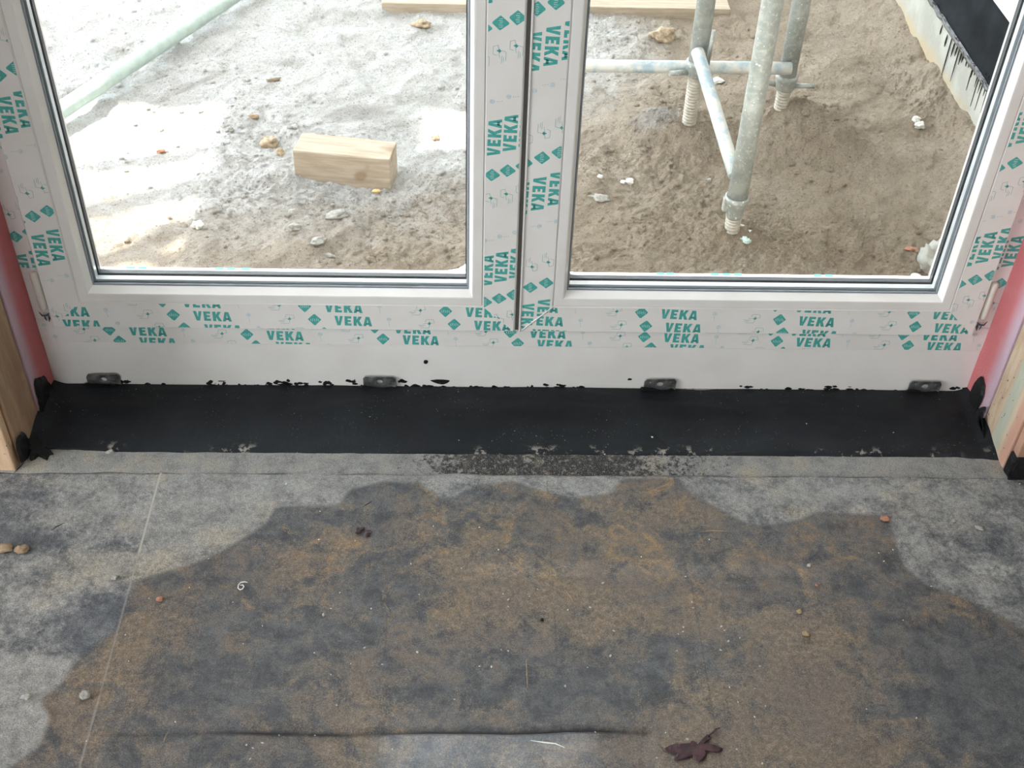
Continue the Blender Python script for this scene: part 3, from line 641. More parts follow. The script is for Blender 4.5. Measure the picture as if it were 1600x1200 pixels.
PM.transform(Matrix.Rotation(R(90), 4, 'X'))
PM.materials.append(STEEL)
LAB = ['galvanised anchor plate with holes, at the left end of the sill', 'galvanised anchor plate below the left leaf, between the timber block and the tar smears', 'galvanised anchor plate below the right leaf, right of the centre seam', 'galvanised anchor plate half coated in tar near the right end of the sill']
for k, (x, y_) in enumerate(((-.739, 0), (-.247, .0), (.261, 0), (.7475, 0))):
    o = bpy.data.objects.new('anchor_plate', PM); C.objects.link(o); o.location = (x, .0068, .0005); o.rotation_euler = (R(4), 0, R((2, -1.5, 1, -2)[k]))
    tag(o, LAB[k], 'metal plate', 'steel anchor plates along the sill')
    bm = bmesh.new(); rr = random.Random(k+3)
    blob_mesh(bm, [(x+q[0], .0052-q[1]*.04, q[1]) for q in ((-.036, .002), (-.031, .009), (-.026, .005+rr.random()*.006), (-.012, .004+rr.random()*.004), (.004, .003), (.016, .005), (.024, .004+rr.random()*.004), (.031, .003), (.026, .0), (-.02, .0))], .0022, .003, k, 0, (0, -1, .2))
    tag(obj('bitumen_daub', bm, TAR, loc=(x, .0, .004)), 'black tar over the foot of ' + ('the far left anchor plate', 'the anchor plate below the left leaf', 'the anchor plate right of the centre seam', 'the far right anchor plate')[k], 'bitumen', 'tar on the anchor plates')

# crumpled film edges at the outer lips
def curl(pts, label):
    bm = bmesh.new(); vs = [bm.verts.new(p) for p in pts]; n = len(vs)//2
    for i in range(n-1): bm.faces.new((vs[i], vs[i+1], vs[2*n-2-i], vs[2*n-1-i])) if False else bm.faces.new((vs[i], vs[i+1], vs[n+i+1], vs[n+i]))
    o = obj('loose_film', bm, FILM, smooth=True); o.modifiers.new('s', 'SOLIDIFY').thickness = .0006; o['label'] = label; return o
y1_ = .066
zz = at(700, 431, 1, y1_).z-.002
o = curl([(-.170, y1_, zz), (-.135, y1_, zz), (-.105, y1_, zz), (-.086, y1_, zz), (-.170, y1_+.004, zz+.003), (-.135, y1_+.006, zz+.007), (-.105, y1_+.008, zz+.012), (-.086, y1_+.010, zz+.026)], 'loose corner of white film behind the left pane'); reparent(o, LL)
zz = at(900, 433, 1, y1_).z-.002
o = curl([(.082, y1_, zz), (.11, y1_, zz), (.14, y1_, zz), (.082, y1_+.006, zz+.010), (.11, y1_+.005, zz+.007), (.14, y1_+.002, zz+.001)], 'loose corner of white film behind the right pane'); reparent(o, RL)
o = curl([(-.720, y1_, zz), (-.68, y1_, zz), (-.64, y1_, zz), (-.720, y1_+.004, zz+.004), (-.68, y1_+.006, zz+.009), (-.64, y1_+.002, zz+.001)], 'loose strip of white film at the left end of the pane'); reparent(o, LL)

# ------------------------------------------------------------------ ground outside
GZ = -.288
def gw(L): return [(at(a, b, 2, GZ).x, at(a, b, 2, GZ).y, c, d, e) for a, b, c, d, e in L]
PALE_LIT = gw([(200, 60, .9, .9, 1.1), (450, 60, .7, .9, 1.0), (640, 60, .5, .8, .85), (560, 185, .3, .2, .5), (110, 100, .3, .16, .5), (340, 90, .4, .2, .5), (950, 60, .25, .4, .45), (700, 150, .15, .3, .35)])  # whitish powder, plus the bright light at upper left put into the colour
DAMP_SHADE = gw([(500, 330, .25, .10, .4), (640, 400, .2, .12, .3), (1000, 380, .25, .15, .45), (1200, 400, .35, .2, .6), (1350, 320, .3, .3, .55), (1400, 420, .2, .2, .6), (1150, 180, .2, .15, .4), (960, 190, .12, .08, .4), (1260, 190, .12, .15, .5), (1420, 180, .15, .3, .4), (1300, 60, .25, .5, .15)])  # wetter brown sand, plus shade on the right put into the colour
CEM = gw([(1020, 225, .09, .09, .8), (985, 190, .1, .05, .4), (1200, 200, .1, .1, .3), (560, 185, .15, .08, .9), (480, 235, .06, .05, .5), (700, 160, .12, .08, .4), (1350, 200, .12, .1, .25)])
ROUGHM = gw([(400, 220, .12, .15, .7), (560, 320, .22, .12, 1), (430, 290, .15, .1, .8), (640, 400, .2, .1, .8), (700, 300, .15, .15, .5), (980, 270, .18, .12, .8), (1080, 350, .18, .14, 1), (930, 400, .1, .1, .6), (1180, 420, .18, .1, .9), (1060, 180, .12, .1, .7), (1260, 200, .12, .12, 1), (1380, 400, .2, .15, .6), (1440, 160, .06, .3, .8), (1000, 60, .2, .3, .5), (250, 130, .3, .2, .3), (350, 330, .1, .1, .5)]) + [(.80, 1.33, .16, .13, 1.), (.50, 1.29, .13, .10, 1.), (.57, .84, .12, .09, 1.)]
MOUND = [(.566, .900, .085, .075, .028), (.60, .83, .10, .07, .012), (.505, 1.335, .15, .13, .085), (.80, 1.365, .14, .13, .115), (.93, 1.34, .10, .10, .035), (.42, 1.42, .15, .1, .03), (1.36, 1.9, .10, .9, .045), (1.36, 1.2, .12, .3, .03), (-.43, 1.09, .17, .05, -.010), (-.62, 1.12, .06, .09, .02), (-.2, 1.15, .05, .09, .008)]
def ground_z(x, y):
    z = GZ + gsum(MOUND, x, y)
    if -2.6 < x < 1.8 and y < 4:
        ro = min(1.2, .25+gsum(ROUGHM, x, y))
        v = Vector((x, y, 0))
        z += .018*noise.noise(v*2.3) + .010*noise.noise(v*6+Vector((5, 0, 0)))
        r1 = 1-abs(noise.noise(v*13+Vector((0, 9, 0))))*2
        z += ro*(.004*r1*r1 + .012*max(0, noise.noise(v*28)) + .011*max(0, noise.noise(v*62+Vector((3, 3, 0))))) + (.002+.005*ro)*noise.noise(v*110)
        st = noise.noise(v*7+Vector((30, 4, 0)))
        z += .009*(1/(1+math.exp(-st*26)))
        z += .005*(1/(1+math.exp(-noise.noise(v*15+Vector((70, 4, 0)))*22)))
    return z
gx = spaced(-1.6, 1.40, .0075, (), (-7, -5, -4, -3.2, -2.6, -2.2, -1.95, 1.6, 1.9, 2.6, 4, 7))
gy = []
y = .096
while y < 2.75: gy.append(y); y += .0058+.0022*y
gy += [2.9, 3.1, 3.5, 4.2, 5.2, 7, 10]
bm = bmesh.new(); G = []; A = {k: [] for k in ('pale', 'damp_shade', 'cement')}
for y in gy:
    row = []
    for x in gx:
        row.append(bm.verts.new((x, y, ground_z(x, y))))
        A['pale'].append(min(1, gsum(PALE_LIT, x, y)) if y < 3 else .7); A['damp_shade'].append(min(1, gsum(DAMP_SHADE, x, y))); A['cement'].append(gsum(CEM, x, y))
    G.append(row)
for j in range(len(gy)-1):
    for i in range(len(gx)-1): bm.faces.new((G[j][i], G[j][i+1], G[j+1][i+1], G[j+1][i])).smooth = True
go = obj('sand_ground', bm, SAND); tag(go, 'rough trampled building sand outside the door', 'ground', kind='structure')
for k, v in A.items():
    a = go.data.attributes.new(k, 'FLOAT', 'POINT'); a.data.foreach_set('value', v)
# loose clods: uncountable, one object
bm = bmesh.new(); rg = random.Random(11); placed = 0; tries = 0
while placed < 2600 and tries < 90000:
    tries += 1
    x = rg.uniform(-1.3, 1.28); y = rg.uniform(.15, 2.4)
    if rg.random() > min(1, gsum(ROUGHM, x, y))+.06: continue
    if (-.62 < x < -.22 and 1.05 < y < 1.30) or (y > 2.14 and x > -.3) or x > 1.24 or min(math.hypot(x-q[0], y-q[1]) for q in ((.566, .877), (.508, 1.312), (.768, 1.365))) < .05: continue
    s = .0022+.0065*rg.random()**4
    rock(bm, (x, y, ground_z(x, y)+s*.2), s*rg.uniform(.8, 1.4), s, s*.7, tries % 97, .5, 1, rg.uniform(0, 6)); placed += 1
def ground_attrs(o):
    M_ = o.matrix_basis
    for k, L in (('pale', PALE_LIT), ('damp_shade', DAMP_SHADE), ('cement', CEM)):
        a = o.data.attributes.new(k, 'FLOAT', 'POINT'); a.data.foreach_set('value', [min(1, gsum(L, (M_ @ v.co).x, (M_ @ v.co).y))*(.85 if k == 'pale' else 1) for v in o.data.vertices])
    return o
tag(ground_attrs(obj('sand_clods', bm, SAND, smooth=True)), 'crumbly clods of sand scattered over the ground outside', 'clods', kind='stuff')
def on_ground(px, py):
    p = at(px, py, 2, GZ)
    for _ in range(6): p = at(px, py, 2, ground_z(p.x, p.y))
    return p
def stone(name, px, py, rx, ry, rz_, mat, label, cat, seed=0, rough=.4, rot=0, group=None, floor=False):
    p = at(px, py, 2, .002) if floor else on_ground(px, py)
    bm = bmesh.new(); rock(bm, (p.x, p.y, p.z+rz_*.5), rx, ry, rz_, seed, rough*1.35, 3, rot)
    o = tag(obj(name, bm, mat, smooth=True, loc=(p.x, p.y, p.z)), label, cat, group)
    return ground_attrs(o) if mat is CLOD else o
def lumps(name, pts, label):
    bm = bmesh.new(); c = None
    for k, (px, py, r) in enumerate(pts):
        p = on_ground(px, py); c = c or p; rock(bm, (p.x, p.y, p.z+r*.6), r*1.15, r, r*.8, k*3+px % 7, .55, 3)
    return tag(obj(name, bm, FOAMW, smooth=True, loc=c), label, 'foam lump')
lumps('foam_lump', [(1431, 189, .010), (1436, 199, .012)], 'white foam lump of two blobs on the sand near the concrete wall')
lumps('foam_lump', [(310, 355, .0125)], 'single white foam lump on the sand left of the timber block')
lumps('foam_lump', [(974, 287, .007), (984, 286, .009)], 'white foam lump on the sand left of the front scaffold leg')
lumps('foam_lump', [(938, 278, .0065)], 'small white foam crumb near the left edge of the right pane')
bm = bmesh.new(); p = on_ground(1430, 437); lathe(bm, (p.x, p.y, p.z-.002), [(.0, 0), (.013, 0), (.0145, .004), (.013, .013), (.010, .015), (.0, .0152)], 20)
tag(obj('plastic_disc', bm, simple('white_plastic', (.82, .86, .84), .3), loc=p), 'small white round plastic disc at the lower right corner of the pane', 'disc')
stone('concrete_chunk', 1455, 420, .034, .045, .05, CONC, 'pale grey broken concrete chunk in the corner beside the right pane', 'stone', 4, .6)
stone('wood_chip', 396, 184, .016, .010, .007, BROWNSTONE, 'tan chip on the pale sand behind the brown sand lump', 'chip', 42, .3)
stone('wood_chip', 588, 300, .010, .006, .005, simple('yellow_chip', (.75, .55, .25), .8), 'small yellow chip touching the foot of the timber block', 'chip', 43, .3)
stone('pebble', 360, 206, .011, .010, .009, STONE, 'small grey pebble on the sand far left of the timber block', 'stone', 2)
stone('sand_lump', 420, 228, .024, .018, .018, CLOD, 'brown sand lump just left of the timber block', 'lump', 6)
stone('sand_lump', 437, 241, .013, .012, .010, CLOD, 'smaller brown sand lump touching the left side of the timber block', 'lump', 9)
stone('sand_lump', 681, 218, .011, .010, .010, CLOD, 'round brown sand lump right of the timber block', 'lump', 12)
stone('stone_flake', 527, 338, .028, .016, .009, STONE, 'flat pale stone flake below the timber block', 'stone', 7, .4, .4)
stone('stone_flake', 497, 380, .020, .014, .010, STONE, 'broken pale stone below the timber block near the glass edge', 'stone', 8, .5, .5)
stone('stone_flake', 460, 357, .016, .011, .008, STONE, 'small pale stone above the broken stone near the glass edge', 'stone', 3, .5, .2)
stone('stone_flake', 515, 400, .016, .006, .004, STONE, 'thin pale splinter of stone near the glass edge', 'stone', 13, .4, -.3)
stone('stone_flake', 938, 312, .024, .014, .009, STONE, 'pale angular stone in the sand at the left of the right pane', 'stone', 17, .55, -.4)
stone('brick_chip', 252, 238, .012, .006, .005, REDCHIP, 'reddish chip lying in the sunlit patch', 'chip', 5, .4, .3)
stone('brick_chip', 1070, 252, .014, .008, .005, REDCHIP, 'reddish chip left of the front scaffold leg', 'chip', 6, .4, .2)
stone('brick_chip', 1425, 391, .018, .008, .005, REDCHIP, 'flat reddish brown chip near the right edge of the pane', 'chip', 7, .4, -.2)
stone('stone_flake', 1067, 217, .012, .008, .006, STONE, 'pale grey flake at the foot of the far left scaffold leg', 'stone', 21, .4)
stone('stone_flake', 1108, 283, .008, .006, .005, STONE, 'small grey stone between the brace and the foam lump', 'stone', 22, .4)
stone('mortar_flake', 1120, 127, .022, .016, .006, FOAMW, 'white flat flake behind the slanting brace', 'flake', 23, .4, .2)
stone('glass_shard', 1165, 376, .010, .012, .006, simple('green_glass', (.55, .74, .66), .15), 'pale green shard beside the foot of the front scaffold leg', 'shard', 24, .5, .6)
stone('mortar_flake', 1172, 362, .008, .004, .003, FOAMW, 'thin white flake right of the foot of the front scaffold leg', 'flake', 25, .4, -.4)
stone('mortar_flake', 1158, 353, .007, .003, .003, FOAMW, 'tiny white sliver above the green shard', 'flake', 26, .4, -.4)
stone('wood_chip', 428, 126, .022, .006, .006, simple('dark_chip', (.30, .25, .17), .9), 'dark slanted wood chip on the pale sand', 'chip', 27, .3, .5)
stone('sand_lump', 660, 42, .03, .02, .014, CLOD, 'brown sand lump far behind near the centre stile', 'lump', 28, .5)
stone('sand_lump', 1035, 62, .04, .03, .025, CLOD, 'rounded sand lump behind the horizontal scaffold tube', 'lump', 29, .4)

# timber block
a_ = Vector((-.556, 1.148)); b_2 = Vector((-.301, 1.107)); c_ = Vector((-.278, 1.208))
ang = math.atan2(b_2.y-a_.y, b_2.x-a_.x); Lb = (b_2-a_).length; Wb = .095
bm = bmesh.new(); box(bm, 0, Lb, 0, Wb, -.012, .089, bev=.0025)
bmesh.ops.subdivide_edges(bm, edges=[e for e in bm.edges if e.calc_length() > .05], cuts=6)
for v in bm.verts: v.co += Vector((1, 1, 1))*.0018*noise.noise(v.co*22)
o = obj('timber_block', bm, TIMBER); o.location = (a_.x, a_.y-.002, -.282); o.rotation_euler = (R(-1), R(0), ang)
tag(o, 'short sawn offcut of square timber lying on the sand', 'timber block')
# plank far away
p0, p1 = at(880, 12, 2, GZ+.03), at(1142, 18, 2, GZ+.03)
bm = bmesh.new(); box(bm, p0.x-.6, p1.x, p0.y, p0.y+.20, GZ-.01, GZ+.035, bev=.003)
tag(obj('plank', bm, TIMBER, loc=((p0.x+p1.x)/2, p0.y, GZ)), 'long pale plank lying on the sand behind the scaffold', 'plank')

# ------------------------------------------------------------------ scaffold
DECK = 2.05
SC = empty('scaffold', (.6, 1.2, GZ)); tag(SC, 'grey steel tube scaffold with three legs standing outside the right pane', 'scaffold')
def sp_part(name, bm, mat, par=SC, lab=None):
    o = obj(name, bm, mat)
    if par is SC: reparent(o, SC)
    else: o.parent = par; o.matrix_parent_inverse = par.matrix_parent_inverse.copy() if False else Matrix.Identity(4)
    if lab: o['label'] = lab
    return o
def sub_part(name, bm, mat, par, lab=None):   # par's local frame = world (identity basis), so parent without change
    o = obj(name, bm, mat); o.parent = par
    if lab: o['label'] = lab
    return o
THREAD = simple('threaded_steel', (.50, .47, .41), .6, metal=.2, var=.15, scale=60)
def screw(bm, x, y, z0, z1, r=.0195, pitch=.0088):
    prof = [(.001, 0)]; z = 0; n = int((z1-z0)/pitch)
    for k in range(n): prof += [(r-.0036, k*pitch), (r, k*pitch+pitch*.35), (r, k*pitch+pitch*.65), (r-.0036, k*pitch+pitch*.98)]
    prof.append((.001, n*pitch)); lathe(bm, (x, y, z0), prof, 20)
    for f in bm.faces:
        c = f.calc_center_median()
        if math.hypot(c.x-x, c.y-y) < r*.985-.0020 and abs(f.normal.z) < 2: f.material_index = 1
legs = [(.566, .877, -.148, -.33), (.508, 1.312, -.012, -.31), (.768, 1.365, -.075, -.30)]
for k, (x, y, zt, zb) in enumerate(legs):
    bm = bmesh.new(); tube(bm, (x, y, zt), (x, y, DECK-.04), .0242, 28, rings=8)
    leg = sp_part('standard', bm, TUBE)
    bm = bmesh.new(); screw(bm, x, y, zb-.03, zt+.01); sub_part('jack_screw', bm, [THREAD, simple('thread_groove_shade', (.16, .12, .08), .9)], leg, 'pale threaded jack screw')  # second material: shade in the thread grooves put into the colour
    bm = bmesh.new()
    if k == 0:
        lathe(bm, (x, y, zt-.055), [(.0185, 0), (.0205, .004), (.0215, .018), (.0265, .040), (.0300, .050), (.0300, .060), (.0255, .063), (.0250, .060)], 24)
        box(bm, x-.0335, x-.020, y-.010, y+.008, zt-.035, zt+.002, bev=.003)
    else:
        lathe(bm, (x, y, zt-.036), [(.0185, 0), (.024, .003), (.0275, .010), (.0285, .028), (.0300, .034), (.0300, .044), (.0250, .046)], 24)
        for s_, dz in ((-1, .0), (1, .0)):
            dx, dy = ((.95, .28) if k == 1 else (.99, -.14))
            a = Vector((x+s_*dx*.022, y+s_*dy*.022, zt-.022)); b = Vector((x+s_*dx*.078, y+s_*dy*.078, zt-.018+(.008 if s_ > 0 and k == 1 else 0)))
            tube(bm, a, b, .0085, 10, r2=.0065)
    sub_part('jack_nut', bm, TUBE, leg, 'jack nut' + (' with two side handles' if k else ' shaped like a cup'))
bm = bmesh.new(); tube(bm, (.10, 1.335, -.036), (.765, 1.33, -.030), .0168, 22, rings=6); sp_part('ledger', bm, TUBE2)
bm = bmesh.new(); tube(bm, (.497, 1.275, .040), (.556, .896, -.095), .0172, 22, rings=6); sp_part('brace', bm, TUBE2, lab='pale slanting brace between two legs')
bm = bmesh.new(); tube(bm, (.530, 1.285, .0), (.533, 1.285, .095), .0055, 10); sp_part('locking_pin', bm, TUBE)
for y in (.877, 1.34):
    bm = bmesh.new(); tube(bm, (-2.1, y, DECK-.03), (1.22, y, DECK-.03), .0242, 16); sp_part('transom', bm, TUBE)
# unseen boards added overhead (above the frame of the picture): they shade the ground and let the sun through in bands
def board(x0, x1, yc, w_, z, label, rz=0., n=1):
    bm = bmesh.new(); L = x1-x0; box(bm, -L/2, L/2, -w_/2, w_/2, 0, .038, bev=.003)
    o = obj('shade_board', bm, TIMBER); o.location = ((x0+x1)/2, yc, z); o.rotation_euler = (0, 0, rz); tag(o, label, 'board', 'added shade boards overhead'); return o
k_shift = (DECK-GZ)/math.tan(SUN_EL); SHX, SHY = math.cos(SUN_AZ)*k_shift, math.sin(SUN_AZ)*k_shift
XE = -.80+SHX                                # edge of the added boards' shadow
DL = 'unseen wooden board added overhead to block the sun'
board(-2.0, 1.28, .2000, .204, DECK, DL); board(-2.0, 1.28, .397, .185, DECK, DL)
yy = 1.20; n = 0
while yy < 3.0+SHY:
    gap = abs(yy-(1.26+SHY)) < .115
    if gap:
        board(XE+.04*random.random(), -.235+SHX, yy+.1125, .222, DECK, DL); board(-.085+SHX, 1.28, yy+.1125, .222, DECK, DL)
    else: board(XE+.03*random.random(), 1.28, yy+.1125, .222, DECK, DL)
    yy += .226
# unseen boards added at the left to shade stripes of ground
def left_shade_board(p, q, w_, k):                # shades the ground line p-q
    p, q = Vector(p), Vector(q); d_ = (q-p).normalized(); p = q-d_*1.6; zb_ = DECK+.045+.035*k; c = (p+q)/2+Vector((SHX, SHY))*((zb_+.015-GZ)/(DECK-GZ)); L = (q-p).length
    bm = bmesh.new(); box(bm, -L/2, L/2, -w_/2, w_/2, 0, .03, bev=.003)
    o = obj('shade_board', bm, TIMBER); o.location = (c.x, c.y, zb_); o.rotation_euler = (0, 0, math.atan2(d_.y, d_.x)); tag(o, 'unseen board added overhead to shade the ground at the left', 'board', 'added left shade boards overhead')
left_shade_board((-1.17, 1.195), (-.76, 1.275), .055, 0); left_shade_board((-1.05, .985), (-.74, 1.15), .085, 1); left_shade_board((-1.0, .75), (-.72, .955), .075, 2); left_shade_board((-1.0, .50), (-.72, .56), .16, 3)
yy = 1.64
while yy < 3.0: left_shade_board((-1.3, yy), (-.74, yy), .215, 0); yy += .222

# tube lying on the ground at the left
def gt(px, py, z): return at(px, py, 2, z)
pa, pb_ = gt(60, 196, -.225), gt(392, -24, -.235)
dr = (pb_-pa).normalized()
bm = bmesh.new(); tube(bm, pa-dr*.5, pb_+dr*1.2, .0242, 28, rings=24)
o = obj('scaffold_tube', bm, simple('pale_green_tube', (.47, .57, .53), .5, metal=.1, var=.1, scale=40), loc=pa); tag(o, 'pale green-grey scaffold tube slanting across the sand at the upper left', 'tube')
bm = bmesh.new(); q = gt(293, 36, -.23); tube(bm, q-dr*.016, q+dr*.016, .0262, 20); cl = obj('collar', bm, FOAMW); cl.parent = o; cl.location = -Vector(o.location); cl['label'] = 'pale paint band around the tube'

# ------------------------------------------------------------------ wing of the building on the right
WX = 1.335
bm = bmesh.new(); ny_ = 130; P = []
for j in range(ny_+1):
    y = .1+6*j/ny_ if j else .1
    for i, z in enumerate((-.6, -.30, -.20, -.14, -.105, -.095)):
        P.append(bm.verts.new((WX+.004*noise.noise(Vector((y*5, z*9, 0)))+(.004 if i == 5 else 0), y, z+(.006*noise.noise(Vector((y*8, 0, 0))) if i > 3 else 0))))
    P.append(bm.verts.new((WX+.35, y, -.093)))
for j in range(ny_):
    for i in range(6): a = j*7+i; bm.faces.new((P[a], P[a+1], P[a+8], P[a+7])).smooth = True
wf = obj('wall_wing', bm, [CONC]); tag(wf, 'pale concrete footing of the building wing beyond the right pane', 'wall', kind='structure')
bm = bmesh.new(); P = []
for j in range(ny_+1):
    y = .1+6*j/ny_
    for i, (x, z) in enumerate(((WX-.006, -.100), (WX-.004, -.088), (WX+.006, -.076), (WX+.010, -.03), (WX+.010, .03), (WX+.010, .092))):
        P.append(bm.verts.new((x+.003*noise.noise(Vector((y*6, z*12, 2))), y, z+(.006*noise.noise(Vector((y*9, 4, 0))) if i < 3 else 0))))
for j in range(ny_):
    for i in range(5): a = j*6+i; bm.faces.new((P[a], P[a+1], P[a+7], P[a+6])).smooth = True
o = obj('wing_flashing', bm, WMEM, loc=(WX, 1, 0)); tag(o, 'black waterproofing sheet above the pale concrete footing', 'flashing'); o.modifiers.new('s', 'SOLIDIFY').thickness = .003
bm = bmesh.new(); rd = random.Random(4)       # glossy run of wet tar along the bottom edge, with drips
curve_tube(bm, [(WX-.010+.003*noise.noise(Vector((t*9, 0, 0))), .1+t*.04, -.092+.007*noise.noise(Vector((t*.9, 3, 0)))) for t in range(70)], .0085, 8)
for px, py0, py1 in ((1484, 62, 129), (1478, 60, 73), (1497, 75, 130), (1490, 70, 90), (1502, 82, 102), (1505, 85, 98), (1515, 95, 106), (1519, 100, 143), (1524, 108, 118), (1530, 112, 170), (1534, 115, 146), (1537, 118, 176), (1541, 124, 150), (1544, 130, 180), (1549, 135, 172), (1470, 45, 54), (1511, 92, 104), (1527, 112, 136), (1553, 140, 165), (1547, 138, 160), (1558, 140, 170), (1521, 104, 122), (1494, 76, 88)):
    a, b = at(px+(3 if py1-py0 > 20 else 1), py0, 0, WX-.002), at(px-(py1-py0)*.20, py1, 0, WX-.002); b.y = a.y
    curve_tube(bm, [a+Vector((0, 0, .012)), a, a.lerp(b, .5), b], (.0021 if py1-py0 > 20 else .0027), 6)
o = obj('wet_tar_run', bm, WTAR, loc=(WX, 1.3, -.09)); tag(o, 'glossy wet black tar line with long drips down the concrete footing', 'bitumen')
bm = bmesh.new(); box(bm, WX-.005, WX+.07, .15, 5.5, .093, .150, bev=.004); box(bm, WX+.012, WX+.07, .15, 5.5, .150, .23, bev=.003)
w1 = obj('window_1', bm, PVC); tag(w1, 'white bottom rail of a window frame in the building wing', 'window', kind='structure')
bm = bmesh.new(); box(bm, WX+.03, WX+.036, .2, 5.4, .225, 1.6); o = obj('glass_pane', bm, GLASS); o.parent = w1
bm = bmesh.new(); box(bm, WX+.3, WX+.5, .1, 6, -.1, 2.6); tag(obj('wall_wing_inner', bm, ROOMW), 'pale inner wall behind the wing window', 'wall', kind='structure')
bm = bmesh.new(); box(bm, WX, WX+.35, .1, 6, 1.6, 2.6); tag(obj('wall_wing_upper', bm, ROOMW), 'pale rendered wall above the wing window', 'wall', kind='structure')

# ------------------------------------------------------------------ debris on the floor
FK = [(326, 873, 1), (296, 918, 1), (364, 941, 1), (233, 935, 1), (196, 992, 1), (201, 1033, 1), (380, 1006, 1), (274, 1128, 1.4), (385, 1164, 1.3), (395, 1169, 1.8), (391, 1186, 1.7), (135, 1158, 1), (505, 961, 2.6), (517, 951, 1.2), (580, 951, 1.5), (531, 926, 1), (410, 978, 1.3), (570, 1012, 2),
      (652, 1019, 2), (491, 1020, 1), (517, 1054, 1.1), (548, 1037, 1), (597, 1038, 1), (526, 1102, 1.2), (710, 1093, 1.6), (768, 1042, 1.7), (749, 1041, 1.1), (642, 881, 1.3), (721, 888, 1), (779, 859, 1.5), (794, 937, 2), (794, 948, 1.6), (786, 928, 1), (794, 1017, 1.3), (783, 1015, 1), (410, 1161, 2), (613, 1171, 1.4),
      (492, 1149, 1.1), (436, 1149, 1.1), (655, 929, 1), (1002, 870, 1.3), (942, 911, 2.4), (840, 921, 1.7), (827, 932, 1.2), (922, 949, 1.5), (887, 953, 1.3), (959, 986, 2.1), (954, 1025, 2.3), (1071, 901, 1.5), (1081, 941, 1.9), (1083, 950, 1.9), (1068, 980, 1.4), (1067, 987, 1.3), (1060, 991, 1.4), (1127, 979, 2),
      (1132, 985, 1.1), (1138, 1002, 2), (1126, 1016, 1.9), (1156, 997, 1.2), (1058, 1017, 1.1), (883, 1072, 2), (918, 1043, 1), (1140, 1074, 1.4), (1179, 1076, 1.2), (1153, 1097, 1.2), (1187, 1041, 1.5), (1179, 1120, 1.3), (1196, 1103, 1.3), (930, 1144, 1.3), (1040, 1145, 1.3), (1074, 1155, 2), (892, 1197, 1.6), (1151, 1171, 1.1),
      (1191, 1193, 1.6), (1026, 1184, 1.1), (1395, 859, 1.6), (1381, 877, 1.6), (1373, 864, 1.2), (1411, 969, 1.3), (1354, 1108, 1.1), (1432, 1122, 1.5), (1455, 916, 1.1), (447, 756, 2), (500, 799, 1.2), (555, 845, 1.5), (498, 843, 1.4), (677, 822, 1.2), (749, 824, 1.4), (1108, 843, 1.4), (1593, 756, 1.8), (1260, 662, 1.3), (1396, 676, 1.3), (1019, 683, 2), (945, 710, 1.2), (717, 688, 1.1)]
bm = bmesh.new(); rock(bm, (0, 0, 0), 1.25, .8, .6, 3, .5, 1); fm = bpy.data.meshes.new('foam_crumb')
bm.to_mesh(fm); bm.free(); fm.materials.append(FOAMW)
for k, (px, py, s) in enumerate(FK):
    p = at(px, py, 2, .009 if py < 706 else .0025); r = .0009*s
    o = bpy.data.objects.new('foam_crumb', fm); C.objects.link(o); o.location = (p.x, p.y, p.z+r*.3); o.scale = (r, r, r); o.rotation_euler = (0, 0, k*1.7)
    tag(o, 'tiny white foam crumb lying on the dark floor or flashing inside the door', 'crumb', 'white crumbs on the floor')
def fstone(name, px, py, rx, ry, rz_, mat, label, cat, seed, rot=0, rough=.3): return stone(name, px, py, rx, ry, rz_, mat, label, cat, seed, rough, rot, floor=True)
fstone('pebble', 180, 903, .0052, .0042, .003, STONE, 'angular grey pebble on the left floor sheet', 'stone', 1, .3, .5)
fstone('pebble', 42, 1089, .0078, .0048, .004, STONE, 'smooth oval grey pebble at the lower left', 'stone', 2, .2)
fstone('pebble', 133, 1087, .0075, .006, .0045, STONE, 'rounded grey pebble right of the oval one at the lower left', 'stone', 3, .2)
fstone('pebble', 172, 708, .0065, .004, .0045, STONE, 'small pale pebble at the edge of the black flashing', 'stone', 4, .4)
fstone('pebble', 9, 858, .011, .008, .006, BROWNSTONE, 'brown pebble at the left edge of the picture', 'stone', 5)
fstone('pebble', 34, 860, .011, .007, .006, BROWNSTONE, 'greyish brown pebble just inside the left edge', 'stone', 6)
fstone('brick_chip', 250, 937, .0052, .004, .003, REDCHIP, 'small reddish crumb on the mud at the left', 'chip', 7)
fstone('brick_chip', 1276, 915, .003, .0022, .002, REDCHIP, 'tiny reddish crumb on the mud at the right', 'chip', 8)
fstone('pebble', 1249, 956, .004, .0035, .003, BROWNSTONE, 'small brown pebble on the mud right of centre', 'stone', 9)
fstone('pebble', 1264, 884, .0038, .003, .0025, STONE, 'small grey pebble in the mud at the right', 'stone', 10)
fstone('pebble', 1260, 991, .0065, .005, .003, BROWNSTONE, 'flat brown pebble below the small brown one', 'stone', 11)
fstone('pebble', 1530, 826, .007, .003, .003, STONE, 'elongated grey pebble on the dry grey floor at the right', 'stone', 12, -.5)
fstone('pebble', 1490, 814, .004, .003, .0025, STONE, 'small grey pebble on the dry grey floor at the right', 'stone', 13)
fstone('pebble', 847, 969, .0026, .0024, .0022, TAR, 'tiny black pebble on the brown mud in the centre', 'stone', 14)
fstone('brick_chip', 1383, 811, .008, .006, .003, REDCHIP, 'orange smear of crumbled brick at the upper corner of the mud patch', 'chip', 15, .1)
bm = bmesh.new(); p = at(568, 832, 2, .002)
for k in range(6): rock(bm, (p.x+random.uniform(-.010, .010), p.y+random.uniform(-.008, .008), p.z+.001), .005, .0035, .0018, k, .6, 1, k)
tag(obj('red_debris', bm, REDDEB, loc=p), 'small dark red torn crumbs on the mud', 'debris')
bm = bmesh.new()
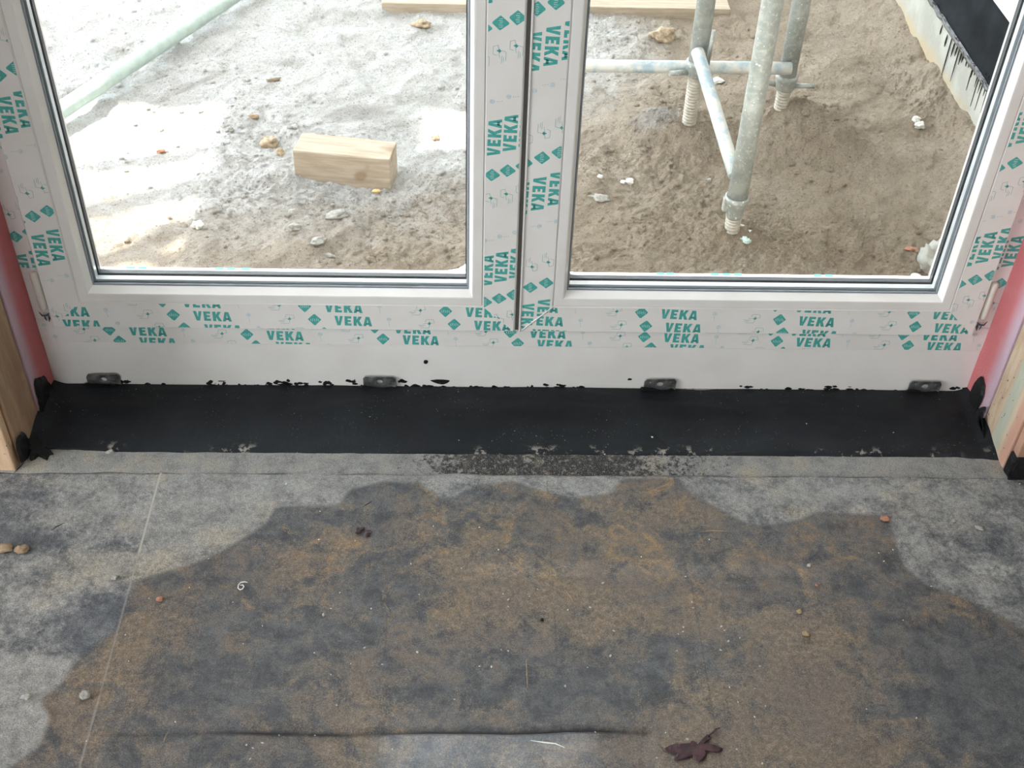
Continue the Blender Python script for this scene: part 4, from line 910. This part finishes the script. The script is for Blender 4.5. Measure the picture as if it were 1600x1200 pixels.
blob_mesh(bm, [at(a, b, 2, .002) for a, b in ((1053, 1163), (1062, 1162), (1078, 1156), (1092, 1155), (1108, 1148), (1110, 1154), (1102, 1162), (1119, 1170), (1117, 1175), (1104, 1176), (1092, 1184), (1080, 1187), (1064, 1186), (1052, 1180))], .0016, .0085, 3, 0, (0, 0, 1))
curve_tube(bm, [at(a, b, 2, .004) for a, b in ((1106, 1150), (1114, 1144), (1119, 1139), (1125, 1137))], .0016, 6)
tag(obj('dead_leaf', bm, REDDEB, loc=at(1080, 1170, 2, .0)), 'torn dark red leaf-like scrap at the bottom of the picture', 'leaf')
bm = bmesh.new()
curve_tube(bm, [at(a, b, 2, .004) for a, b in ((387, 910), (382, 909), (376, 910), (372.5, 914), (372, 919), (375, 921.5), (379, 920), (381, 916.5), (379.5, 914), (375, 914.5))], .0009, 6)
tag(obj('plastic_curl', bm, FOAMW, loc=at(377, 914, 2, 0)), 'little white curl of plastic shaving on the mud at the left', 'shaving')
for pts, lab in ((((263, 1143), (258, 1152), (256, 1159)), 'thin pale straw at the lower left'), (((882, 921), (888, 928), (896, 941)), 'thin reddish straw in the centre of the mud'), (((822, 1030), (823, 1050), (824, 1074)), 'straight pale straw standing out on the dark floor'),
                 (((80, 829), (88, 823), (101, 817)), 'short dark twig on the left floor sheet'), (((22, 739), (30, 731), (38, 722)), 'dark twig beside the left wall corner'), (((1092, 831), (1110, 829), (1136, 830)), 'thin pale straw near the right seam'),
                 (((567, 792), (575, 787), (581, 783)), 'short dark twig near the top of the mud patch'), (((829, 1157), (850, 1160), (868, 1162), (882, 1168)), 'thin white curved thread below the floor seam')):
    bm = bmesh.new(); curve_tube(bm, [at(a, b, 2, .0035) for a, b in pts], .0009, 6)
    mt = FOAMW if 'white' in lab else (BROWNSTONE if 'pale' in lab or 'straw' in lab else TAR)
    tag(obj('thread' if 'thread' in lab else ('straw' if 'straw' in lab else 'twig'), bm, mt, loc=at(*pts[1], 2, 0)), lab, 'thread' if 'thread' in lab else ('straw' if 'straw' in lab else 'twig'))
